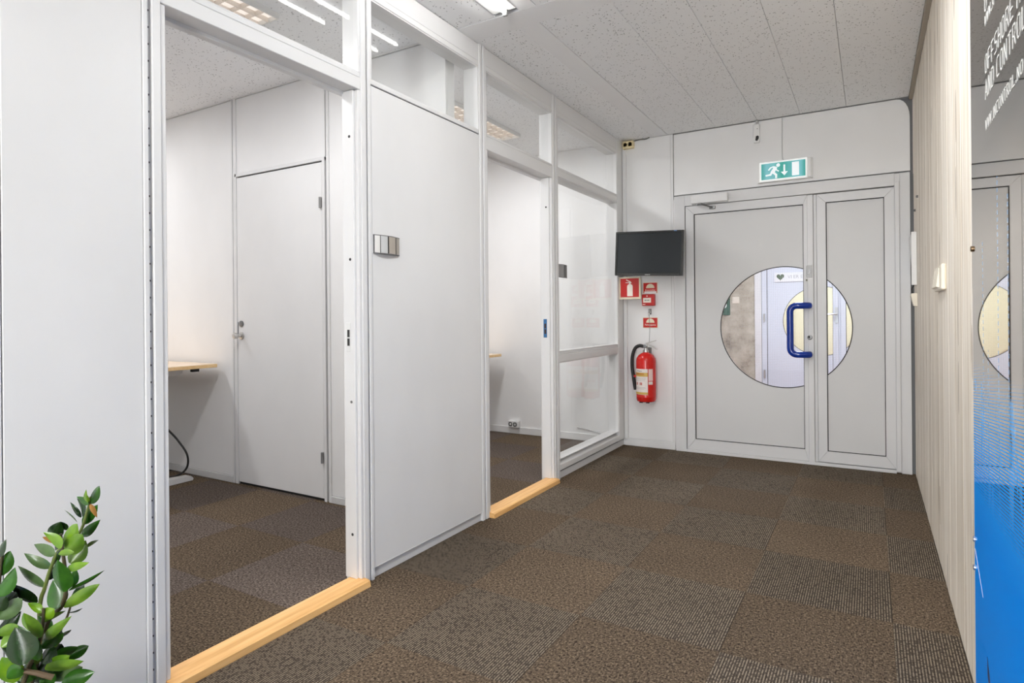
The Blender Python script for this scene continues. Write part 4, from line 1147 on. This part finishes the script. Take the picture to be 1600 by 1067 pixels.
plate(1.945, 2.107, 1.388, 1.468, XF, 'curved metal name plate with silver and bronze strips on the white panel', [
    ((0.02, 0.17), brushed('insert_white', (0.8, 0.8, 0.8, 1))), ((0.20, 0.42), brushed('insert_silver', (0.62, 0.64, 0.66, 1))),
    ((0.48, 0.76), brushed('insert_bronze', (0.55, 0.50, 0.44, 1))), ((0.81, 0.98), brushed('insert_dark_bronze', (0.48, 0.44, 0.39, 1)))])
plate(3.752, 3.915, 1.378, 1.468, -1.8535, 'small grey name plate on the tall glass pane beside the second doorway', [
    ((0.02, 0.48), brushed('insert_grey', (0.36, 0.36, 0.36, 1))), ((0.53, 0.98), brushed('insert_dark_grey', (0.26, 0.26, 0.26, 1)))])

# ================================================================== OFFICE FURNITURE
STEEL_W = mat('desk_steel_white', (0.74, 0.74, 0.73, 1), 0.4)
def desk(x0, x1, y0, y1, zt, label, lx):
    t = thing('desk', label, 'desk', ((x0 + x1) / 2, (y0 + y1) / 2, 0), 'sit-stand desks')
    top = B(x0 + 0.002, x1 - 0.002, y0 + 0.002, y1 - 0.002, zt - 0.003, zt)
    put('desk_top', top, DESKTOP, t)
    put('edge_band', B(x0, x1, y0, y1, zt - 0.025, zt - 0.003, bev=0.002), BIRCH, t)
    for x in lx:
        put('top_bracket', prism(NB(), [(y0 + 0.10, zt - 0.026), (y1 - 0.13, zt - 0.026), (y1 - 0.135, zt - 0.06), (y1 - 0.16, zt - 0.075), (y0 + 0.13, zt - 0.075), (y0 + 0.10, zt - 0.05)], 'yz', x - 0.03, x + 0.03), STEEL_W, t)
        put('leg', B(x - 0.03, x + 0.03, (y0 + y1) / 2 - 0.04, (y0 + y1) / 2 + 0.04, 0.03, zt - 0.075, bev=0.006), STEEL_W, t)
        put('foot', prism(NB(), [(y0 + 0.06, 0.004), (y1 - 0.07, 0.004), (y1 - 0.065, 0.018), (y1 - 0.08, 0.034), ((y0 + y1) / 2, 0.05), (y0 + 0.075, 0.034)], 'yz', x - 0.035, x + 0.035), STEEL_W, t)
    put('cross_beam', B(lx[0], lx[1], (y0 + y1) / 2 - 0.02, (y0 + y1) / 2 + 0.02, zt - 0.12, zt - 0.08), STEEL_W, t)
    put('control_box', B(x1 - 0.155, x1 - 0.125, y1 - 0.10, y1 - 0.05, zt - 0.055, zt - 0.026, bev=0.003), BLACK, t)
    return t
desk(-5.45, -3.850, 1.77, 2.572, 0.807, 'pale birch sit-stand desk in the near office beside the closed white door', (-5.22, -4.065))
desk(-4.60, -3.000, 4.10, 4.90, 0.760, 'pale birch sit-stand desk in the far office seen past the second door jamb', (-4.37, -3.135))
kb = put('power_cable', tube(NB(), bez([(-4.20, 2.33, 0.72), (-4.25, 2.36, 0.56), (-4.21, 2.40, 0.40), (-4.09, 2.43, 0.29), (-4.01, 2.45, 0.19), (-4.04, 2.46, 0.09), (-4.16, 2.44, 0.025), (-4.38, 2.40, 0.010)], 10), 0.007, 8), BLACK, smooth=True)
tag(kb, 'black power cable hanging from the near office desk to the carpet', 'cable')
ou = thing('floor_socket', 'white double socket on the wall just above the skirting in the far office', 'socket', (-2.91, YE - 0.004, 0.095))
put('housing', B(-2.975, -2.862, YE - 0.046, YE - 0.004, 0.060, 0.126, bev=0.005), W_PLASTIC, ou)
for x in (-2.947, -2.898):
    put('outlet', lathe(NB(), [(0.021, 0), (0.021, -0.002), (0.018, -0.002), (0.018, 0.001)], (x, YE - 0.046, 0.092), 18, 'y'), mat('outlet_dark', (0.16, 0.16, 0.16, 1), 0.5), ou)
    put('outlet_core', lathe(NB(), [(0.010, 0), (0.010, -0.003)], (x, YE - 0.046, 0.092), 14, 'y'), W_PLASTIC, ou)
wc = put('wall_cable', tube(NB(), bez([(-2.27, YE - 0.010, 0.115), (-2.15, YE - 0.012, 0.098), (-2.04, YE - 0.018, 0.075), (-1.99, YE - 0.018, 0.05), (-1.97, YE - 0.02, 0.02)]), 0.004, 6), mat('cable_pale_grey', (0.5, 0.5, 0.5, 1), 0.5))
tag(wc, 'pale cable sagging along the skirting behind the lower glass pane', 'cable')

# ================================================================== POTTED PLANT
# leaf sketch in photograph pixels is turned into points on the plant's own upright plane, with depth of its own
cy, sy = math.cos(YAW), math.sin(YAW)
def pix(u, v, d):
    a, b = (u - 800) / F_PX, -(v - (485.8 - 0.0142 * (u - 1361.3))) / F_PX
    return Vector(((a * cy - sy) * d, (a * sy + cy) * d, CAM_H + b * d))
def cr(x, y, d):
    return pix(x / 3.264, 740 + y / 3.264, d)
pl = thing('potted_plant', 'green glossy-leaved potted plant in front of the white partition panel', 'plant', (-1.53, 0.50, 0.0))
POT = (-1.53, 0.50)
put('pot', lathe(NB(), [(0.095, 0.0), (0.115, 0.02), (0.135, 0.18), (0.142, 0.185), (0.142, 0.205), (0.130, 0.205), (0.126, 0.175), (0.05, 0.17)], (POT[0], POT[1], 0), 36), mat('pot_white', (0.75, 0.75, 0.73, 1), 0.3), pl, smooth=True)
put('soil', lathe(NB(), [(0.1275, 0.176), (0.122, 0.186), (0.05, 0.192)], (POT[0], POT[1], 0), 24), mat('potting_soil', (0.03, 0.02, 0.014, 1), 0.95), pl)
STEM = mat('stem_brown_green', srgb(70, 62, 34), 0.5)
STEMG = mat('stem_green', srgb(96, 110, 50), 0.5)
D0 = 1.27
root = lambda k: Vector((POT[0] + 0.05 * math.cos(k * 1.9), POT[1] + 0.05 * math.sin(k * 1.9), 0.18))
stems = [
    ([(105, 1075), (150, 960), (185, 870), (205, 770), (208, 700)], D0 - 0.05, 0.0046, STEM),
    ([(150, 1060), (225, 780), (300, 690), (325, 600), (318, 480), (305, 380), (300, 320)], D0, 0.0050, STEM),
    ([(150, 1040), (190, 690), (215, 600), (250, 490), (300, 390), (395, 315), (440, 190), (455, 130)], D0 + 0.05, 0.0044, STEMG),
    ([(230, 1040), (290, 830), (330, 740), (350, 680), (380, 600)], D0 + 0.07, 0.0030, STEM),
    ([(-60, 1060), (-30, 800), (-15, 560), (5, 400)], D0 + 0.02, 0.0048, STEM),
]
for k, (pp, d, rr, mm) in enumerate(stems):
    pts = [root(k)] + [cr(x, y, d) for x, y in pp]
    c = bez(pts, 6)
    put('stem', tube(NB(), c, [rr * (1.15 - 0.6 * i / len(c)) for i in range(len(c))], 8), mm, pl, smooth=True)
put('cut_stem', tube(NB(), [cr(95, 1018, D0 - 0.07), cr(170, 1030, D0 - 0.07), cr(255, 1052, D0 - 0.06)], [0.004, 0.005, 0.0055], 8), mat('cut_stem_brown', srgb(92, 74, 52), 0.7), pl, smooth=True)

def leaf_mat(name, c, c2, rough):
    m, n, l, p = new_mat(name)
    v = pos_mapped(n, l, (1, 1, 1))
    t = node(n, 'ShaderNodeTexNoise', i_Scale=22.0, i_Detail=3.0); l.new(v, t.inputs['Vector'])
    l.new(ramp(n, l, t.outputs['Fac'], [(0.35, c), (0.65, c2)]), p.inputs['Base Color'])
    p.inputs['Roughness'].default_value = rough
    p.inputs['Subsurface Weight'].default_value = 0.0
    t2 = node(n, 'ShaderNodeTexNoise', i_Scale=120.0); l.new(v, t2.inputs['Vector'])
    bump(n, l, p, t2.outputs['Fac'], 0.12, 0.001)
    return m
LM = {'d': leaf_mat('leaf_dark', srgb(15, 40, 9), srgb(27, 60, 16), 0.26), 'm': leaf_mat('leaf_mid', srgb(34, 76, 18), srgb(50, 98, 25), 0.2),
      'l': leaf_mat('leaf_light', srgb(76, 112, 28), srgb(104, 138, 44), 0.25), 'b': leaf_mat('leaf_bright', srgb(78, 120, 18), srgb(106, 144, 26), 0.25),
      'g': leaf_mat('leaf_greyish', srgb(66, 92, 50), srgb(88, 114, 70), 0.22), 'o': leaf_mat('leaf_dried', srgb(150, 104, 48), srgb(176, 128, 62), 0.6)}
view = Vector((-sy, cy, 0))
def leaf(base, tip, hw, key, fold, curl, dd, name='leaf'):
    """pointed blade with a folded midrib, arched along its length"""
    A, T = base, tip
    ax = T - A
    L = ax.length
    ax.normalize()
    side = ax.cross(view)
    side = side.normalized() if side.length > 1e-4 else Vector((1, 0, 0))
    nrm = side.cross(ax).normalized()
    if nrm.dot(view) > 0:
        nrm = -nrm
    side = (side * math.cos(fold) + nrm * math.sin(fold)).normalized()
    nrm = side.cross(ax).normalized()
    bm = NB()
    NL, rows = 8, []
    for i in range(NL + 1):
        f = i / NL
        wd = hw * ((f + 0.015) ** 0.62) * ((1 - f) ** 0.95) * 2.75
        if i == NL:
            wd = 0.0002
        c = A + ax * (L * f) + nrm * (curl * L * math.sin(math.pi * f))
        row = []
        for s_ in (-1, -0.55, 0, 0.55, 1):
            row.append(bm.verts.new(c + side * (wd * s_) + nrm * (abs(s_) ** 1.2 * wd * 0.34)))
        rows.append(row)
    for a, b in zip(rows, rows[1:]):
        for q in range(4):
            bm.faces.new((a[q], a[q + 1], b[q + 1], b[q]))
    return put(name, bm, LM[key], pl, smooth=True)
leaves = [  # base x,y  tip x,y  half width  tone  depth offset
    (446, 165, 500, 74, 24, 'm', .05), (440, 168, 383, 130, 16, 'm', .04), (412, 232, 384, 138, 22, 'd', .05), (436, 160, 432, 92, 11, 'b', .03), (440, 160, 425, 108, 12, 'b', .045),
    (405, 235, 350, 158, 8, 'd', .06), (384, 260, 320, 198, 11, 'g', .06), (412, 272, 490, 170, 24, 'm', .06), (452, 168, 486, 236, 13, 'o', .02),
    (408, 335, 503, 246, 22, 'm', .05), (432, 390, 493, 350, 9, 'l', .05), (255, 345, 300, 258, 34, 'd', .07), (330, 300, 300, 258, 16, 'd', .07),
    (308, 368, 386, 268, 40, 'b', -.01), (303, 390, 210, 312, 26, 'b', -.03), (270, 366, 206, 336, 13, 'o', .0), (318, 420, 412, 322, 44, 'l', -.02),
    (345, 470, 428, 352, 42, 'l', .01), (288, 425, 368, 412, 17, 'b', -.04), (268, 425, 163, 374, 25, 'g', .05), (246, 494, 112, 420, 25, 'g', .05),
    (212, 592, 80, 484, 30, 'g', .05), (175, 672, 38, 574, 27, 'd', .05), (222, 556, 270, 490, 20, 'd', .06), (252, 476, 300, 400, 18, 'd', .06), (280, 400, 270, 360, 16, 'd', .06),
    (312, 616, 282, 452, 50, 'm', -.02), (330, 596, 372, 492, 34, 'm', .03), (326, 502, 444, 465, 19, 'b', -.02), (340, 610, 522, 504, 12, 'm', .0),
    (312, 694, 497, 574, 28, 'l', .0), (352, 640, 418, 578, 22, 'm', .05), (268, 706, 258, 556, 50, 'm', -.01), (200, 722, 128, 674, 20, 'b', -.05), (204, 748, 264, 702, 30, 'b', -.05),
    (140, 818, 108, 724, 34, 'b', -.03), (192, 850, 118, 728, 26, 'l', -.06), (205, 862, 352, 738, 24, 'l', -.04), (214, 772, 322, 712, 15, 'l', -.01), (335, 722, 408, 698, 7, 'm', .07),
    (292, 852, 350, 808, 10, 'm', .07), (198, 905, 292, 800, 40, 'm', -.03), (248, 900, 284, 810, 26, 'b', .0), (100, 990, 62, 798, 72, 'd', -.10), (182, 965, 78, 788, 44, 'm', -.06), (208, 985, 246, 880, 40, 'd', -.03),
    (262, 950, 386, 895, 26, 'm', .02), (325, 952, 438, 890, 26, 'm', .05), (218, 1012, 412, 968, 32, 'l', -.03), (214, 1012, 342, 940, 30, 'b', -.02), (252, 1068, 407, 998, 34, 'g', .02), (298, 1085, 467, 1022, 40, 'm', .0),
    (60, 1080, -5, 950, 55, 'b', -.06), (20, 1060, 92, 1000, 36, 'm', -.08), (-30, 860, 95, 715, 34, 'd', .03), (-30, 835, 82, 788, 26, 'l', -.02), (-10, 900, 62, 800, 30, 'b', -.01),
    (-25, 440, 22, 350, 22, 'd', .02), (-35, 540, 43, 408, 34, 'm', .02), (-35, 640, 67, 492, 42, 'm', .0), (-30, 720, 72, 618, 34, 'd', .03), (-25, 755, 102, 652, 38, 'g', .02), (-40, 720, 18, 640, 34, 'd', .01),
    (150, 900, 190, 780, 40, 'm', .02), (230, 830, 180, 740, 34, 'm', .04), (160, 1060, 230, 960, 44, 'd', .0), (90, 1080, 160, 980, 40, 'm', -.02), (190, 1090, 260, 1020, 40, 'm', .0), (215, 900, 140, 830, 36, 'd', .03),
    (100, 930, 20, 860, 40, 'm', .0), (60, 1000, -10, 900, 44, 'd', .03), (130, 1000, 175, 880, 42, 'b', -.02), (90, 1060, 10, 1020, 36, 'l', -.05), (170, 930, 110, 850, 34, 'm', .03), (230, 1050, 300, 960, 36, 'm', .02), (150, 1090, 60, 1050, 40, 'd', .02), (250, 900, 215, 800, 36, 'd', .05),
    (200, 1080, 120, 1030, 34, 'd', .01), (240, 980, 300, 880, 34, 'd', .04), (270, 1000, 330, 930, 30, 'd', .05),
]
for (bx, by, tx, ty, hw, key, dz) in leaves:
    d = D0 + dz
    A, T = cr(bx, by, d), cr(tx, ty, d + rnd.uniform(-0.03, 0.02))
    hwm = hw / 3.264 * d / F_PX * 0.95
    narrow = hw < 16 and key not in 'ob'
    leaf(A, T, hwm * (1.5 if narrow else 1.16), key, rnd.uniform(0.7, 0.95) * rnd.choice((-1, 1)) if narrow else rnd.uniform(-0.35, 0.35), rnd.uniform(-0.10, 0.10), d)
